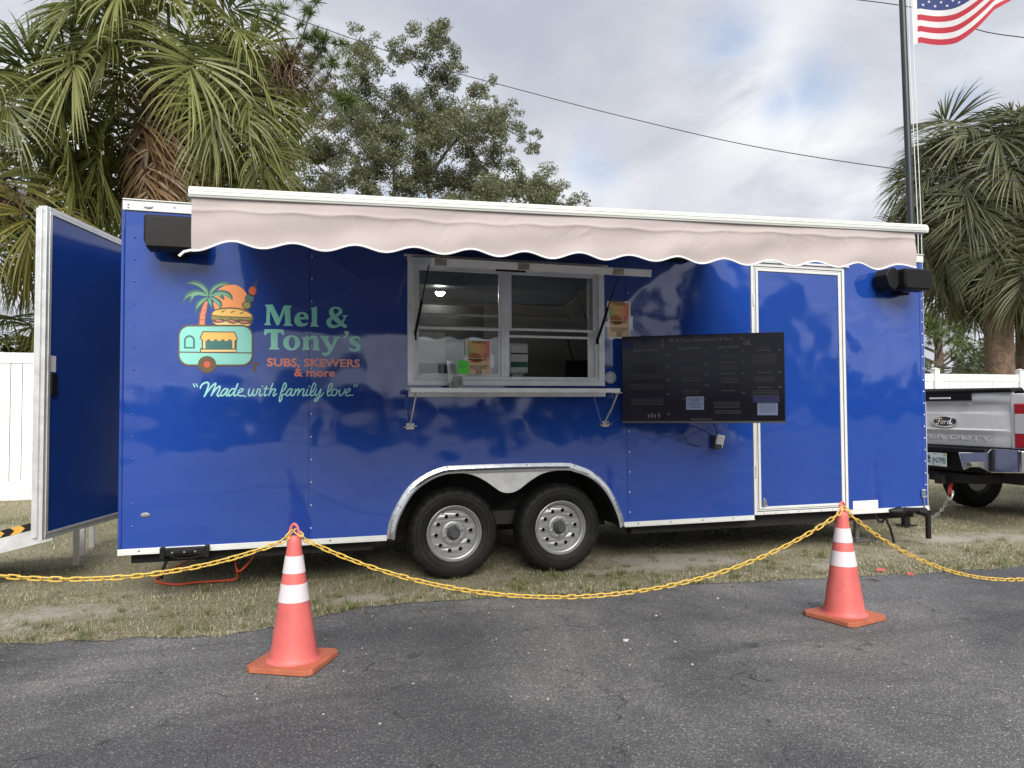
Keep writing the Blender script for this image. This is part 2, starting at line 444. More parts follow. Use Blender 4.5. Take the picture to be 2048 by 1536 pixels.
def catmull(pts, k=6, closed=False):
    P = [np.array(p, float) for p in pts]; n = len(P); out = []
    rngi = range(n if closed else n-1)
    for i in rngi:
        p0 = P[(i-1) % n] if closed or i > 0 else 2*P[0]-P[1]
        p1 = P[i]; p2 = P[(i+1) % n]
        p3 = P[(i+2) % n] if closed or i+2 < n else 2*P[-1]-P[-2]
        for j in range(k):
            t = j/k
            out.append(.5*((2*p1)+(-p0+p2)*t+(2*p0-5*p1+4*p2-p3)*t*t+(-p0+3*p1-3*p2+p3)*t**3))
    if not closed: out.append(P[-1])
    return out
def np_mesh(name, V, F, mat, parent=None, smooth=False, colattr=None):
    """V (n,3), F (m,k) numpy -> object"""
    me = bpy.data.meshes.new(name)
    k = F.shape[1]
    me.vertices.add(len(V)); me.vertices.foreach_set('co', np.ascontiguousarray(V, dtype=np.float32).ravel())
    me.loops.add(F.size); me.loops.foreach_set('vertex_index', np.ascontiguousarray(F, dtype=np.int32).ravel())
    me.polygons.add(len(F)); me.polygons.foreach_set('loop_start', np.arange(0, F.size, k, dtype=np.int32))
    try: me.polygons.foreach_set('loop_total', np.full(len(F), k, dtype=np.int32))
    except Exception: pass
    if smooth: me.polygons.foreach_set('use_smooth', np.ones(len(F), dtype=bool))
    me.update(calc_edges=True)
    if colattr is not None:
        a = me.color_attributes.new('col', 'FLOAT_COLOR', 'POINT')
        a.data.foreach_set('color', np.ascontiguousarray(colattr, dtype=np.float32).ravel())
    me.materials.append(mat)
    o = bpy.data.objects.new(name, me); col.objects.link(o)
    if parent is not None: put(o, parent)
    return o
def text_mb(mb, s, x, z, h, d, fn=None, align='CENTER', weight=0., width=None, T=None):
    """flat lettering: x,z anchor (baseline), h cap height, in the same wall mapping as MB.flat"""
    fn = fn or (lambda a, b, d: (a, d, b))
    cu = bpy.data.curves.new('lettering', 'FONT'); cu.body = s; cu.align_x = 'LEFT'; cu.size = 1.0; cu.offset = weight; cu.resolution_u = 3
    ob = bpy.data.objects.new('lettering', cu)
    me = ob.to_mesh()
    V = [v.co.copy() for v in me.vertices]; F = [tuple(p.vertices) for p in me.polygons]
    ob.to_mesh_clear(); bpy.data.objects.remove(ob); bpy.data.curves.remove(cu)
    if not V: return
    x0 = min(v.x for v in V); x1 = max(v.x for v in V)
    sz = h/.7
    sx = sz if width is None else width/(x1-x0)
    off = {'LEFT': 0., 'CENTER': (x1-x0)/2, 'RIGHT': (x1-x0)}[align]
    vs = [Vector(fn(x+(v.x-x0-off)*sx, z+v.y*sz, d)) for v in V]
    if T: vs = [T @ v for v in vs]
    mb.add(vs, F)
def vnoise(x, y, seed=0, octaves=4):
    """smooth value noise, numpy, ~0..1"""
    out = np.zeros_like(x, dtype=float); amp = 1.; tot = 0.
    for o in range(octaves):
        r = np.random.default_rng(seed*31+o); g = r.random((64, 64))
        xi = np.floor(x).astype(int); yi = np.floor(y).astype(int); fx = x-xi; fy = y-yi
        fx = fx*fx*(3-2*fx); fy = fy*fy*(3-2*fy)
        a = g[xi % 64, yi % 64]; b = g[(xi+1) % 64, yi % 64]; c = g[xi % 64, (yi+1) % 64]; d = g[(xi+1) % 64, (yi+1) % 64]
        out += amp*((a*(1-fx)+b*fx)*(1-fy)+(c*(1-fx)+d*fx)*fy); tot += amp
        amp *= .5; x = x*2.03+17.1; y = y*2.03+9.7
    return out/tot

# ================================================================ SETTING: ground, asphalt, grass, fence
EDGE = [(-60, -.9), (-6, -.75), (-2.5, -.62), (-.48, -.67), (.05, -.80), (.32, -.82), (.71, -.94), (.95, -.84), (1.22, -.71), (1.5, -.60), (1.81, -.52), (2.2, -.56), (2.68, -.59), (3.05, -.65),
        (3.4, -.68), (3.7, -.64), (4.04, -.65), (4.3, -.72), (4.62, -.75), (5.27, -.79), (5.7, -.88), (6.08, -.95), (6.88, -.93), (8, -.9), (12, -.8), (60, -.9)]
ex = np.array([p[0] for p in EDGE]); ey = np.array([p[1] for p in EDGE])
def edge_y(x): return np.interp(x, ex, ey)
def sand_mask(x, y):
    b = np.zeros_like(x)
    for (cx, cy, rx, ry, a) in ((4.3, .15, 1.0, .42, 1.05), (-.7, -.15, .75, .35, .95), (1.55, -.28, .55, .14, .7), (7.6, .25, 1.3, .55, .85), (5.2, -.35, .8, .25, .45), (-1.5, .6, .8, .3, .6), (9.5, .0, 1.2, .5, .7), (.3, .35, .7, .25, .55), (2.9, .6, .8, .4, .4)):
        d = ((x-cx)/rx)**2+((y-cy)/ry)**2
        b = np.maximum(b, a*np.exp(-d*1.1))
    n = vnoise(x*2.6, y*4.2, 3, 6); n2 = vnoise(x*13, y*17, 13, 3)
    return np.clip((b+(n-.5)*1.3+(n2-.5)*.7-.26)*1.5, 0, 1)
def green_mask(x, y):
    n = vnoise(x*.9+5, y*1.3+2, 8, 4)
    b = np.exp(-((x-.9)/.9)**2-((y+.45)/.45)**2)*.6+np.exp(-((x-5.6)/1.2)**2-((y+.6)/.16)**2)*.5+np.exp(-((x-2.2)/1.4)**2-((y-.8)/.9)**2)*.35
    return np.clip((n-.42)*2.2+b, 0, 1)
gx = np.concatenate([np.array([-500, -120, -40, -15]), np.arange(-8, 14.01, .07), np.array([18, 26, 50, 120, 500])])
gy = np.concatenate([np.array([-500, -120, -30, -8]), np.arange(-1.4, 8.6, .07), np.array([10, 14, 20, 35, 70, 160, 700])])
GX, GY = np.meshgrid(gx, gy, indexing='ij')
GZ = -.014+np.where(GY > edge_y(GX)+.05, (vnoise(GX*1.7, GY*1.7, 21, 4)-.5)*.030+(vnoise(GX*9, GY*9, 22, 2)-.5)*.014, -.02)
GZ = np.where((np.abs(GX) > 30) | (GY > 9), -.014, GZ)
ni, nj = GX.shape
idx = np.arange(ni*nj).reshape(ni, nj)
F = np.stack([idx[:-1, :-1], idx[1:, :-1], idx[1:, 1:], idx[:-1, 1:]], -1).reshape(-1, 4)
SM = sand_mask(GX, GY); GM = green_mask(GX, GY)
ca = np.stack([SM, GM, np.zeros_like(SM), np.ones_like(SM)], -1).reshape(-1, 4)
def ground_mat():
    m = bpy.data.materials.new('dry_turf_soil'); m.use_nodes = True
    t = m.node_tree; L = t.links.new; b = t.nodes['Principled BSDF']
    tcn = N(t, 'ShaderNodeTexCoord'); at = N(t, 'ShaderNodeAttribute', attribute_name='col')
    sp = N(t, 'ShaderNodeSeparateColor'); L(at.outputs['Color'], sp.inputs[0])
    mp = N(t, 'ShaderNodeMapping'); mp.inputs['Scale'].default_value = (1, 1.6, 1); L(tcn.outputs['Object'], mp.inputs[0])
    f = N(t, 'ShaderNodeTexNoise', ins={'Scale': 42., 'Detail': 8., 'Roughness': .75}); L(mp.outputs[0], f.inputs['Vector'])
    thatch = ramp(t, [(.25, (.075, .068, .044)), (.43, (.235, .21, .14)), (.57, (.38, .345, .245)), (.75, (.56, .515, .41))]); L(f.outputs['Fac'], thatch.inputs[0])
    sand = ramp(t, [(.3, (.25, .225, .19)), (.5, (.42, .39, .34)), (.75, (.60, .57, .52))]); L(f.outputs['Fac'], sand.inputs[0])
    green = ramp(t, [(.25, (.045, .052, .026)), (.5, (.15, .16, .078)), (.75, (.36, .345, .21))]); L(f.outputs['Fac'], green.inputs[0])
    m1 = N(t, 'ShaderNodeMix', data_type='RGBA'); L(sp.outputs[1], m1.inputs[0]); L(thatch.outputs[0], m1.inputs[6]); L(green.outputs[0], m1.inputs[7])
    g2 = N(t, 'ShaderNodeTexNoise', ins={'Scale': 11., 'Detail': 6., 'Roughness': .7}); L(tcn.outputs['Object'], g2.inputs['Vector'])
    ma = N(t, 'ShaderNodeMath', operation='MULTIPLY_ADD', ins={1: 1.2, 2: -.6}); L(g2.outputs['Fac'], ma.inputs[0])
    ad = N(t, 'ShaderNodeMath', operation='ADD'); ad.use_clamp = True; L(ma.outputs[0], ad.inputs[0]); L(sp.outputs[0], ad.inputs[1])
    mu = N(t, 'ShaderNodeMath', operation='MULTIPLY'); L(ad.outputs[0], mu.inputs[0]); 
    sm = N(t, 'ShaderNodeMapRange', ins={'From Min': 0., 'From Max': .25}); L(sp.outputs[0], sm.inputs['Value']); L(sm.outputs[0], mu.inputs[1])
    m2 = N(t, 'ShaderNodeMix', data_type='RGBA'); L(mu.outputs[0], m2.inputs[0]); L(m1.outputs[2], m2.inputs[6]); L(sand.outputs[0], m2.inputs[7])
    L(m2.outputs[2], b.inputs['Base Color']); b.inputs['Roughness'].default_value = .95; b.inputs['Specular IOR Level'].default_value = .15
    bp = N(t, 'ShaderNodeBump', ins={'Strength': 1., 'Distance': .02}); L(f.outputs['Fac'], bp.inputs['Height']); L(bp.outputs[0], b.inputs['Normal'])
    return m
M['ground'] = ground_mat()
g = np_mesh('ground', np.stack([GX, GY, GZ], -1).reshape(-1, 3), F, M['ground'], smooth=True, colattr=ca)
tag(g, kind='structure')

def asphalt_mat():
    m = bpy.data.materials.new('worn_asphalt'); m.use_nodes = True
    t = m.node_tree; L = t.links.new; b = t.nodes['Principled BSDF']
    tcn = N(t, 'ShaderNodeTexCoord')
    wq = N(t, 'ShaderNodeTexNoise', ins={'Scale': 60., 'Detail': 1.}); L(tcn.outputs['Object'], wq.inputs['Vector'])
    wv = N(t, 'ShaderNodeVectorMath', operation='MULTIPLY_ADD'); wv.inputs[1].default_value = (.012, .012, 0); L(wq.outputs['Color'], wv.inputs[0]); L(tcn.outputs['Object'], wv.inputs[2])
    v = N(t, 'ShaderNodeTexVoronoi', feature='F1', ins={'Scale': 150., 'Randomness': 1.}); L(wv.outputs[0], v.inputs['Vector'])
    sc = N(t, 'ShaderNodeSeparateColor'); L(v.outputs['Color'], sc.inputs[0])
    chip = ramp(t, [(0., (.070, .070, .073)), (.45, (.098, .098, .101)), (.68, (.14, .14, .141)), (.86, (.20, .20, .197)), (.96, (.29, .287, .278)), (1., (.38, .375, .36))]); L(sc.outputs[0], chip.inputs[0])
    # binder between the stones
    de = N(t, 'ShaderNodeMapRange', ins={'From Min': .25, 'From Max': .75, 'To Min': 0., 'To Max': 1.}); L(v.outputs['Distance'], de.inputs['Value'])
    mb_ = N(t, 'ShaderNodeMix', data_type='RGBA'); mb_.inputs[7].default_value = (.080, .080, .083, 1); L(de.outputs[0], mb_.inputs[0]); L(chip.outputs[0], mb_.inputs[6])
    fine = N(t, 'ShaderNodeTexNoise', ins={'Scale': 260., 'Detail': 2.}); L(tcn.outputs['Object'], fine.inputs['Vector'])
    big = N(t, 'ShaderNodeTexNoise', ins={'Scale': .6, 'Detail': 6., 'Roughness': .62, 'Distortion': .6}); L(tcn.outputs['Object'], big.inputs['Vector'])
    br = ramp(t, [(.30, (.55, .55, .57)), (.44, (.84, .84, .85)), (.54, (1.22, 1.22, 1.2)), (.66, (1.75, 1.73, 1.68))]); L(big.outputs['Fac'], br.inputs[0])
    m1 = N(t, 'ShaderNodeMix', data_type='RGBA', blend_type='MULTIPLY', ins={0: 1.}); L(mb_.outputs[2], m1.inputs[6]); L(br.outputs[0], m1.inputs[7])
    # tyre-polished streaks
    mp = N(t, 'ShaderNodeMapping'); mp.inputs['Scale'].default_value = (.25, 1.7, 1); mp.inputs['Rotation'].default_value = (0, 0, .35); L(tcn.outputs['Object'], mp.inputs[0])
    st = N(t, 'ShaderNodeTexNoise', ins={'Scale': 1.6, 'Detail': 4., 'Distortion': .8}); L(mp.outputs[0], st.inputs['Vector'])
    sr = ramp(t, [(.30, (.66, .66, .67)), (.46, (1, 1, 1))]); L(st.outputs['Fac'], sr.inputs[0])
    m2 = N(t, 'ShaderNodeMix', data_type='RGBA', blend_type='MULTIPLY', ins={0: 1.}); L(m1.outputs[2], m2.inputs[6]); L(sr.outputs[0], m2.inputs[7])
    # dusty film with its own shape
    du = N(t, 'ShaderNodeTexNoise', ins={'Scale': 5.5, 'Detail': 9., 'Roughness': .75}); L(tcn.outputs['Object'], du.inputs['Vector'])
    dr = N(t, 'ShaderNodeMapRange', ins={'From Min': .58, 'From Max': .82, 'To Max': .5}); L(du.outputs['Fac'], dr.inputs['Value'])
    m3 = N(t, 'ShaderNodeMix', data_type='RGBA'); m3.inputs[7].default_value = (.20, .19, .17, 1); L(dr.outputs[0], m3.inputs[0]); L(m2.outputs[2], m3.inputs[6])
    # hairline cracks
    cv = N(t, 'ShaderNodeTexVoronoi', feature='DISTANCE_TO_EDGE', ins={'Scale': .9}); 
    cw = N(t, 'ShaderNodeTexNoise', ins={'Scale': 5., 'Detail': 6.}); L(tcn.outputs['Object'], cw.inputs['Vector'])
    cva = N(t, 'ShaderNodeVectorMath', operation='MULTIPLY_ADD'); cva.inputs[1].default_value = (.35, .35, 0); L(cw.outputs['Color'], cva.inputs[0]); L(tcn.outputs['Object'], cva.inputs[2]); L(cva.outputs[0], cv.inputs['Vector'])
    cr = N(t, 'ShaderNodeMapRange', ins={'From Min': .0, 'From Max': .008, 'To Min': .8, 'To Max': 0.}); L(cv.outputs['Distance'], cr.inputs['Value'])
    cm = N(t, 'ShaderNodeMapRange', ins={'From Min': .46, 'From Max': .56}); L(du.outputs['Fac'], cm.inputs['Value'])
    cx = N(t, 'ShaderNodeMath', operation='MULTIPLY'); L(cr.outputs[0], cx.inputs[0]); L(cm.outputs[0], cx.inputs[1])
    m4 = N(t, 'ShaderNodeMix', data_type='RGBA'); m4.inputs[7].default_value = (.012, .012, .012, 1); L(cx.outputs[0], m4.inputs[0]); L(m3.outputs[2], m4.inputs[6])
    # oil drips with their own outline
    oi_ = N(t, 'ShaderNodeTexNoise', ins={'Scale': 2.3, 'Detail': 5., 'Roughness': .65, 'Distortion': .4}); L(tcn.outputs['Object'], oi_.inputs['Vector'])
    om = N(t, 'ShaderNodeMapRange', ins={'From Min': .665, 'From Max': .71, 'To Max': .6}); L(oi_.outputs['Fac'], om.inputs['Value'])
    m5 = N(t, 'ShaderNodeMix', data_type='RGBA'); m5.inputs[7].default_value = (.035, .034, .034, 1); L(om.outputs[0], m5.inputs[0]); L(m4.outputs[2], m5.inputs[6])
    L(m5.outputs[2], b.inputs['Base Color'])
    b.inputs['Roughness'].default_value = .82; b.inputs['Specular IOR Level'].default_value = .35
    hh = N(t, 'ShaderNodeMath', operation='MULTIPLY_ADD', ins={1: .4}); L(fine.outputs['Fac'], hh.inputs[0])
    iv = N(t, 'ShaderNodeMath', operation='SUBTRACT', ins={0: 1.}); L(v.outputs['Distance'], iv.inputs[1]); L(iv.outputs[0], hh.inputs[2])
    bp = N(t, 'ShaderNodeBump', ins={'Strength': .8, 'Distance': .004}); L(hh.outputs[0], bp.inputs['Height']); L(bp.outputs[0], b.inputs['Normal'])
    return m
M['asphalt'] = asphalt_mat()
xs = np.concatenate([np.array([-300, -60, -20, -10]), np.arange(-6, 12, .045), np.array([14, 20, 60, 300])])
ye = edge_y(xs)+(vnoise(xs*2.1, xs*0+3, 5, 5)-.5)*.10+(vnoise(xs*9, xs*0+7, 6, 3)-.5)*.08+(vnoise(xs*31, xs*0+2, 16, 2)-.5)*.05
V = []; F = []
for i, (x, y) in enumerate(zip(xs, ye)):
    V += [(x, -400, 0), (x, y-.05, 0), (x, y, -.004), (x, y+.012, -.05)]
for i in range(len(xs)-1):
    for j in range(3):
        a = i*4+j; F.append((a, a+4, a+5, a+1))
ap = np_mesh('asphalt_pavement', np.array(V, float), np.array(F), M['asphalt'], smooth=True)
tag(ap, kind='structure')

# pale stones and bits lying on the asphalt
def rock(r, seed):
    q = np.random.default_rng(seed)
    bm = bmesh.new(); bmesh.ops.create_icosphere(bm, subdivisions=1, radius=r)
    for v in bm.verts:
        v.co *= .75+.5*q.random(); v.co.z *= .45
    me = bpy.data.meshes.new('pebble'); bm.to_mesh(me); bm.free(); me.materials.append(M['asphalt_chip']); return me
pb = MB()
q = np.random.default_rng(5)
for (x, y, s) in [(2.9, -1.75, .017), (3.15, -1.85, .011), (3.3, -1.35, .009), (3.9, -1.1, .009), (3.05, -2.2, .008), (.95, -2.0, .006), (2.2, -2.4, .006)]+[(q.uniform(.2, 5.5), q.uniform(-3.2, -.8), q.uniform(.003, .006)) for _ in range(70)]:
    me = rock(s, int(x*1000) % 997)
    pb.add([(v.co.x+x, v.co.y+y, v.co.z+s*.3) for v in me.vertices], [tuple(p.vertices) for p in me.polygons]); bpy.data.meshes.remove(me)
tag(pb.build('scattered_pebbles', M['asphalt_chip']), kind='stuff')

# grass blades (nobody could count them): one mesh
def blades(n, x0, x1, y0, y1, h0, h1, seed, wfac=.055):
    q = np.random.default_rng(seed)
    x = q.uniform(x0, x1, n); y = q.uniform(y0, y1, n)
    s = sand_mask(x, y)
    keep = (y > edge_y(x)-.03+q.normal(0, .045, n)) & (q.random(n) > s*.90) & (q.random(n) < -.15+1.9*vnoise(x*7, y*7, 77, 4))
    x, y, s = x[keep], y[keep], s[keep]; n = len(x)
    h = q.uniform(h0, h1, n)*(1-.5*s)*(.6+.8*vnoise(x*2, y*2, 9, 3))
    an = q.uniform(0, 2*PI, n); tilt = q.uniform(.45, 1.5, n)
    w = h*wfac*q.uniform(.7, 1.5, n)
    d = np.stack([np.cos(an)*np.sin(tilt), np.sin(an)*np.sin(tilt), np.cos(tilt)], -1)
    sd = np.stack([-np.sin(an), np.cos(an), np.zeros(n)], -1)
    b = np.stack([x, y, np.full(n, -.014)], -1)
    mid = b+d*(h*.55)[:, None]; tip = b+d*h[:, None]; tip[:, 2] -= h*.18*np.sin(tilt)
    V = np.stack([b-sd*w[:, None], b+sd*w[:, None], mid+sd*(w*.8)[:, None], tip, mid-sd*(w*.8)[:, None]], 1).reshape(-1, 3)
    V[:, 2] = np.maximum(V[:, 2], -.02)
    k = np.arange(n)*5
    F = np.concatenate([np.stack([k, k+1, k+2], -1), np.stack([k, k+2, k+4], -1), np.stack([k+4, k+2, k+3], -1)])
    return V, F
parts = [blades(260000, -2.5, 8.5, -1.05, 1.6, .010, .036, 1, .042), blades(150000, -6, 13, 1.2, 7.4, .015, .05, 2, .06), blades(60000, 6.5, 13, -1.0, 2.5, .012, .045, 3, .05)]
def tufts(n, seed):
    q = np.random.default_rng(seed); out = []
    cx = q.uniform(-2.2, 8.5, n); cy = edge_y(cx)+np.abs(q.normal(0, .55, n))-.02
    k = 34; x = np.repeat(cx, k)+q.normal(0, .018, n*k); y = np.repeat(cy, k)+q.normal(0, .018, n*k); m = n*k
    h = np.repeat(q.uniform(.025, .075, n), k)*q.uniform(.6, 1.2, m); an = q.uniform(0, 2*PI, m); tl = q.uniform(.1, 1.1, m); w = h*.03
    d = np.stack([np.cos(an)*np.sin(tl), np.sin(an)*np.sin(tl), np.cos(tl)], -1); sd = np.stack([-np.sin(an), np.cos(an), np.zeros(m)], -1)
    b = np.stack([x, y, np.full(m, -.014)], -1); mid = b+d*(h*.55)[:, None]; tip = b+d*h[:, None]; tip[:, 2] -= h*.3*np.sin(tl)
    V = np.stack([b-sd*w[:, None], b+sd*w[:, None], mid+sd*(w*.8)[:, None], tip, mid-sd*(w*.8)[:, None]], 1).reshape(-1, 3); k = np.arange(m)*5
    return V, np.concatenate([np.stack([k, k+1, k+2], -1), np.stack([k, k+2, k+4], -1), np.stack([k+4, k+2, k+3], -1)])
V, F = tufts(260, 15)
M['tuft'] = foliage('green_grass_tufts', (.085, .12, .04), (.27, .27, .11), .3, attr='island')
tag(np_mesh('grass_tufts', V, F, M['tuft']), kind='stuff')
# fallen leaves and crumbs along the verge
q = np.random.default_rng(44); n = 900
x = q.uniform(-2, 8.5, n); y = edge_y(x)+q.normal(.12, .45, n); s = q.uniform(.006, .018, n); an = q.uniform(0, 2*PI, n); z = np.where(y < edge_y(x), .003, -.004)
c, sn = np.cos(an), np.sin(an)
V = np.stack([np.stack([x-c*s, y-sn*s, z], -1), np.stack([x+sn*s*.4, y-c*s*.4, z+.004], -1), np.stack([x+c*s, y+sn*s, z+.003], -1), np.stack([x-sn*s*.4, y+c*s*.4, z+.001], -1)], 1).reshape(-1, 3)
M['litter'] = foliage('leaf_litter', (.09, .06, .035), (.34, .26, .15), .1, attr='island')
tag(np_mesh('leaf_litter', V, np.arange(4*n).reshape(-1, 4), M['litter']), kind='stuff')
parts.append(blades(60000, -2.5, 9, -1.05, -.35, .012, .045, 4, .04))
o = 0; VV = []; FF = []
for V, F in parts:
    VV.append(V); FF.append(F+o); o += len(V)
gr = np_mesh('dry_grass', np.concatenate(VV), np.concatenate(FF), M['grass'])
tag(gr, kind='stuff')

# ---- white vinyl fence, behind the trailer
FENCE_Y = 7.15
def fence(x0, n, z0, h, label):
    pw = 2.44
    root = thing('vinyl_fence', (x0, FENCE_Y, 0), label, 'fence')
    for i in range(n+1):
        x = x0+i*pw
        mb = MB(); mb.box(x-.064, x+.064, FENCE_Y-.064, FENCE_Y+.064, -.05, z0+h+.10)
        mb.add([(x-.08, FENCE_Y-.08, z0+h+.10), (x+.08, FENCE_Y-.08, z0+h+.10), (x+.08, FENCE_Y+.08, z0+h+.10), (x-.08, FENCE_Y+.08, z0+h+.10), (x, FENCE_Y, z0+h+.14)], [(0,1,4),(1,2,4),(2,3,4),(3,0,4),(3,2,1,0)])
        mb.build('fence_post', M['vinyl_fence'], root, bevel=.004)
        if i == n: break
        for (za, zb) in ((z0+h-.16, z0+h), (z0+.02, z0+.17)):
            MB().box(x+.066, x+pw-.066, FENCE_Y-.025, FENCE_Y+.025, za, zb).build('fence_rail', M['vinyl_fence'], root, bevel=.004)
        MB().box(x+.066, x+pw-.066, FENCE_Y-.03, FENCE_Y+.03, -.03, z0+.016).build('kick_board', M['vinyl_fence'], root, bevel=.004)
        k = 15; w = (pw-.14)/k; gp = .005
        for j in range(k):
            MB().box(x+.07+j*w+gp, x+.07+(j+1)*w-gp, FENCE_Y-.014+.002*(j % 2), FENCE_Y+.014, z0+.16, z0+h-.15).build('fence_plank', M['vinyl_fence'], root)
    return root
fence(-10.4, 5, .09, 2.09, 'white vinyl privacy fence left of the open rear door of the blue trailer')
fence(12.6-.44, 3, .0, 2.02, 'white vinyl privacy fence behind the pickup truck, below the right palm')

# ================================================================ FOOD TRAILER
LT, ZB, ZT, WT = 6.87, .332, 2.747, 2.44
TR = thing('food_trailer', (3.4, 1.2, 0), 'long blue concession food trailer with serving window, side door and tandem wheels', 'food trailer')
OUT = [(1.784, .356), (1.796, .436), (1.826, .526), (1.877, .625), (1.938, .714), (2.01, .778), (2.104, .832), (2.199, .865), (2.305, .876), (2.719, .879), (3.198, .874), (3.292, .857), (3.41, .815), (3.518, .746), (3.601, .654), (3.661, .552), (3.709, .439), (3.73, .356)]
OUT = [tuple(p) for p in catmull(OUT, 3)]
OUT[0] = (1.784, .345); OUT[-1] = (3.73, .345)
def inset(path, d):
    out = []
    for i, p in enumerate(path):
        a = Vector(path[max(0, i-1)]); b = Vector(path[min(len(path)-1, i+1)]); t = (b-a).normalized(); n = Vector((t.y, -t.x))
        out.append((p[0]+n.x*d, p[1]+n.y*d))
    return out
HOLE = inset(OUT, .03)
win_hole = [(1.985, 1.51), (3.53, 1.51), (3.53, 2.44), (1.985, 2.44)]
zs0, zs1 = .371, 2.684
panels = []
def wall_panel(poly, holes=()):
    mb = MB(); mb.prism(poly, holes, 0.0, .028); return mb.build('wall_panel', M['blue'], TR)
wall_panel([(.012, zs0), (1.2255, zs0), (1.2255, zs1), (.012, zs1)])
hb = [p for p in HOLE if p[1] > zs0]
wall_panel([(1.2285, zs0)]+[(hb[0][0], zs0)]+hb+[(hb[-1][0], zs0), (3.762, zs0), (3.762, zs1), (1.2285, zs1)], [win_hole])
wall_panel([(3.765, zs0), (4.964, zs0), (4.964, zs1), (3.765, zs1)])
wall_panel([(4.9645, 2.582), (5.9585, 2.582), (5.9585, zs1), (4.9645, zs1)])
wall_panel([(5.9595, zs0), (LT-.045, zs0), (LT-.045, zs1), (5.9595, zs1)])
# inner shell
mb = MB(); mb.prism([(.03, .45), (1.70, .45), (1.70, .94), (3.80, .94), (3.80, .45), (4.98, .45), (4.98, 2.66), (.03, 2.66)], [win_hole, ], .029, .055)
mb.box(5.94, LT-.03, .029, .055, .45, 2.66)
mb.build('inner_lining', M['interior'], TR)
MB().box(.0, LT-.02, WT-.05, WT, zs0, 2.70).build('far_wall', M['blue'], TR)
MB().box(.03, LT-.03, WT-.07, WT-.051, .46, 2.66).build('inner_back_wall', M['interior'], TR)
MB().box(LT-.03, LT, .03, WT-.052, zs0, 2.70).build('front_wall', M['blue'], TR)
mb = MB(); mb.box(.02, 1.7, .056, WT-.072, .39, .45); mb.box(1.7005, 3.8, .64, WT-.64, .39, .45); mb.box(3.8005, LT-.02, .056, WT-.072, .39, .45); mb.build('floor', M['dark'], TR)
MB().box(.0, LT, -.004, WT+.002, ZT-.03, ZT-.012).build('roof', M['white_trim'], TR, bevel=.004)
MB().box(.03, LT-.03, .056, WT-.072, 2.66, 2.70).build('ceiling_lining', M['interior'], TR)
# rear frame round the doorway
mb = MB(); mb.box(.0, .06, .029, .30, zs0, 2.70); mb.box(.0, .06, 2.36, WT-.051, zs0, 2.70); mb.box(.0, .06, .301, 2.359, 2.6, 2.70)
mb.build('rear_frame', M['blue'], TR, bevel=.004)
MB().box(-.012, .012, -.012, .028, ZB+.04, zs1).build('corner_post', M['blue'], TR, bevel=.008)
mb = MB(); mb.box(LT-.045, LT+.004, -.006, .029, ZB+.04, zs1)
mb.build('corner_post', M['blue'], TR, bevel=.01)
MB().box(LT+.0045, LT+.012, .0, .03, .335, 1.35).build('corner_edge_strip', M['alu'], TR)
# top and bottom rails
mb = MB(); mb.box(-.006, LT+.006, -.014, -.0005, 2.679, ZT); mb.box(-.006, LT+.006, -.024, .02, ZT+.0005, ZT+.009)
mb.build('top_rail', M['white_trim'], TR, bevel=.003)
for (a, b) in ((-.012, 1.79), (3.725, 4.964), (5.96, LT+.01)):
    mb = MB(); mb.box(a, b, -.012, .03, ZB+.006, zs0); mb.box(a, b, -.022, .03, ZB, ZB+.0055)
    mb.build('bottom_rail', M['white_trim'], TR, bevel=.003)
# rivets
def rivets(pts, r=.0055, m='alu', name='rivet_row', y=-.0005):
    mb = MB()
    for (x, z) in pts:
        mb.lathe([(0.0001, .6*r), (.7*r, .45*r), (r, 0)], lambda rr, a, h: (x+rr*math.cos(a), y-h, z+rr*math.sin(a)), 8)
    o = mb.build(name, M[m], TR, smooth=True, angle=80); o['kind'] = 'stuff'; return o
rivets([(.072, z) for z in np.arange(.52, 2.62, .152)], .0085, 'blue_door')
rivets([(1.245, z) for z in np.arange(.45, 2.6, .165)], .006)
rivets([(3.782, z) for z in np.arange(.45, 2.6, .165)], .006)
rivets([(LT-.02, z) for z in np.arange(.46, 2.62, .11)], .007, 'alu', y=-.0065)
rivets([(x, .354) for x in list(np.arange(.12, 1.75, .42))+list(np.arange(3.85, 4.9, .3))], .006, 'black', y=-.0125)
rivets([(x, 2.715) for x in (.03, .03, .32)]+[(.03, 2.695)], .007, 'rust', y=-.0145)
# clearance lamp on the top rail and round tie-down at the bottom corner
cl = MB(); cl.lathe([(.001, .014), (.6, .013), (.9, .008), (1., 0)], lambda r, a, h: (.155+.032*r*math.cos(a), -.0145-h, 2.712+.016*r*math.sin(a)), 20); cl.build('marker_lamp', M['clear_lamp'], TR, smooth=True)
cl = MB(); cl.lathe([(.001, .012), (.55, .012), (.6, .006), (1., .005), (1., 0)], lambda r, a, h: (.155+.028*r*math.cos(a), -.0005-h, .596+.015*r*math.sin(a)), 20); cl.build('marker_lamp', M['rust'], TR, smooth=True)
# wheel arch: fender lip
secs = [(.000, -.0005), (.003, -.010), (.020, -.013), (.030, -.016), (.038, -.040), (.046, -.046), (.060, -.044), (.062, -.02), (.062, .028)]
mb = MB(); k = len(secs); paths = [inset(OUT, s[0]) for s in secs]; n = len(OUT)
mb.add([(paths[j][i][0], secs[j][1], paths[j][i][1]) for i in range(n) for j in range(k)], [(i*k+j, i*k+j+1, (i+1)*k+j+1, (i+1)*k+j) for i in range(n-1) for j in range(k-1)])
mb.build('fender_trim', M['alu_bright'], TR, smooth=True, angle=30)
rv = [OUT[i] for i in range(3, n-2, 5)]
rivets(inset(rv, .014), .007, 'rust', 'fender_screws', y=-.0125)
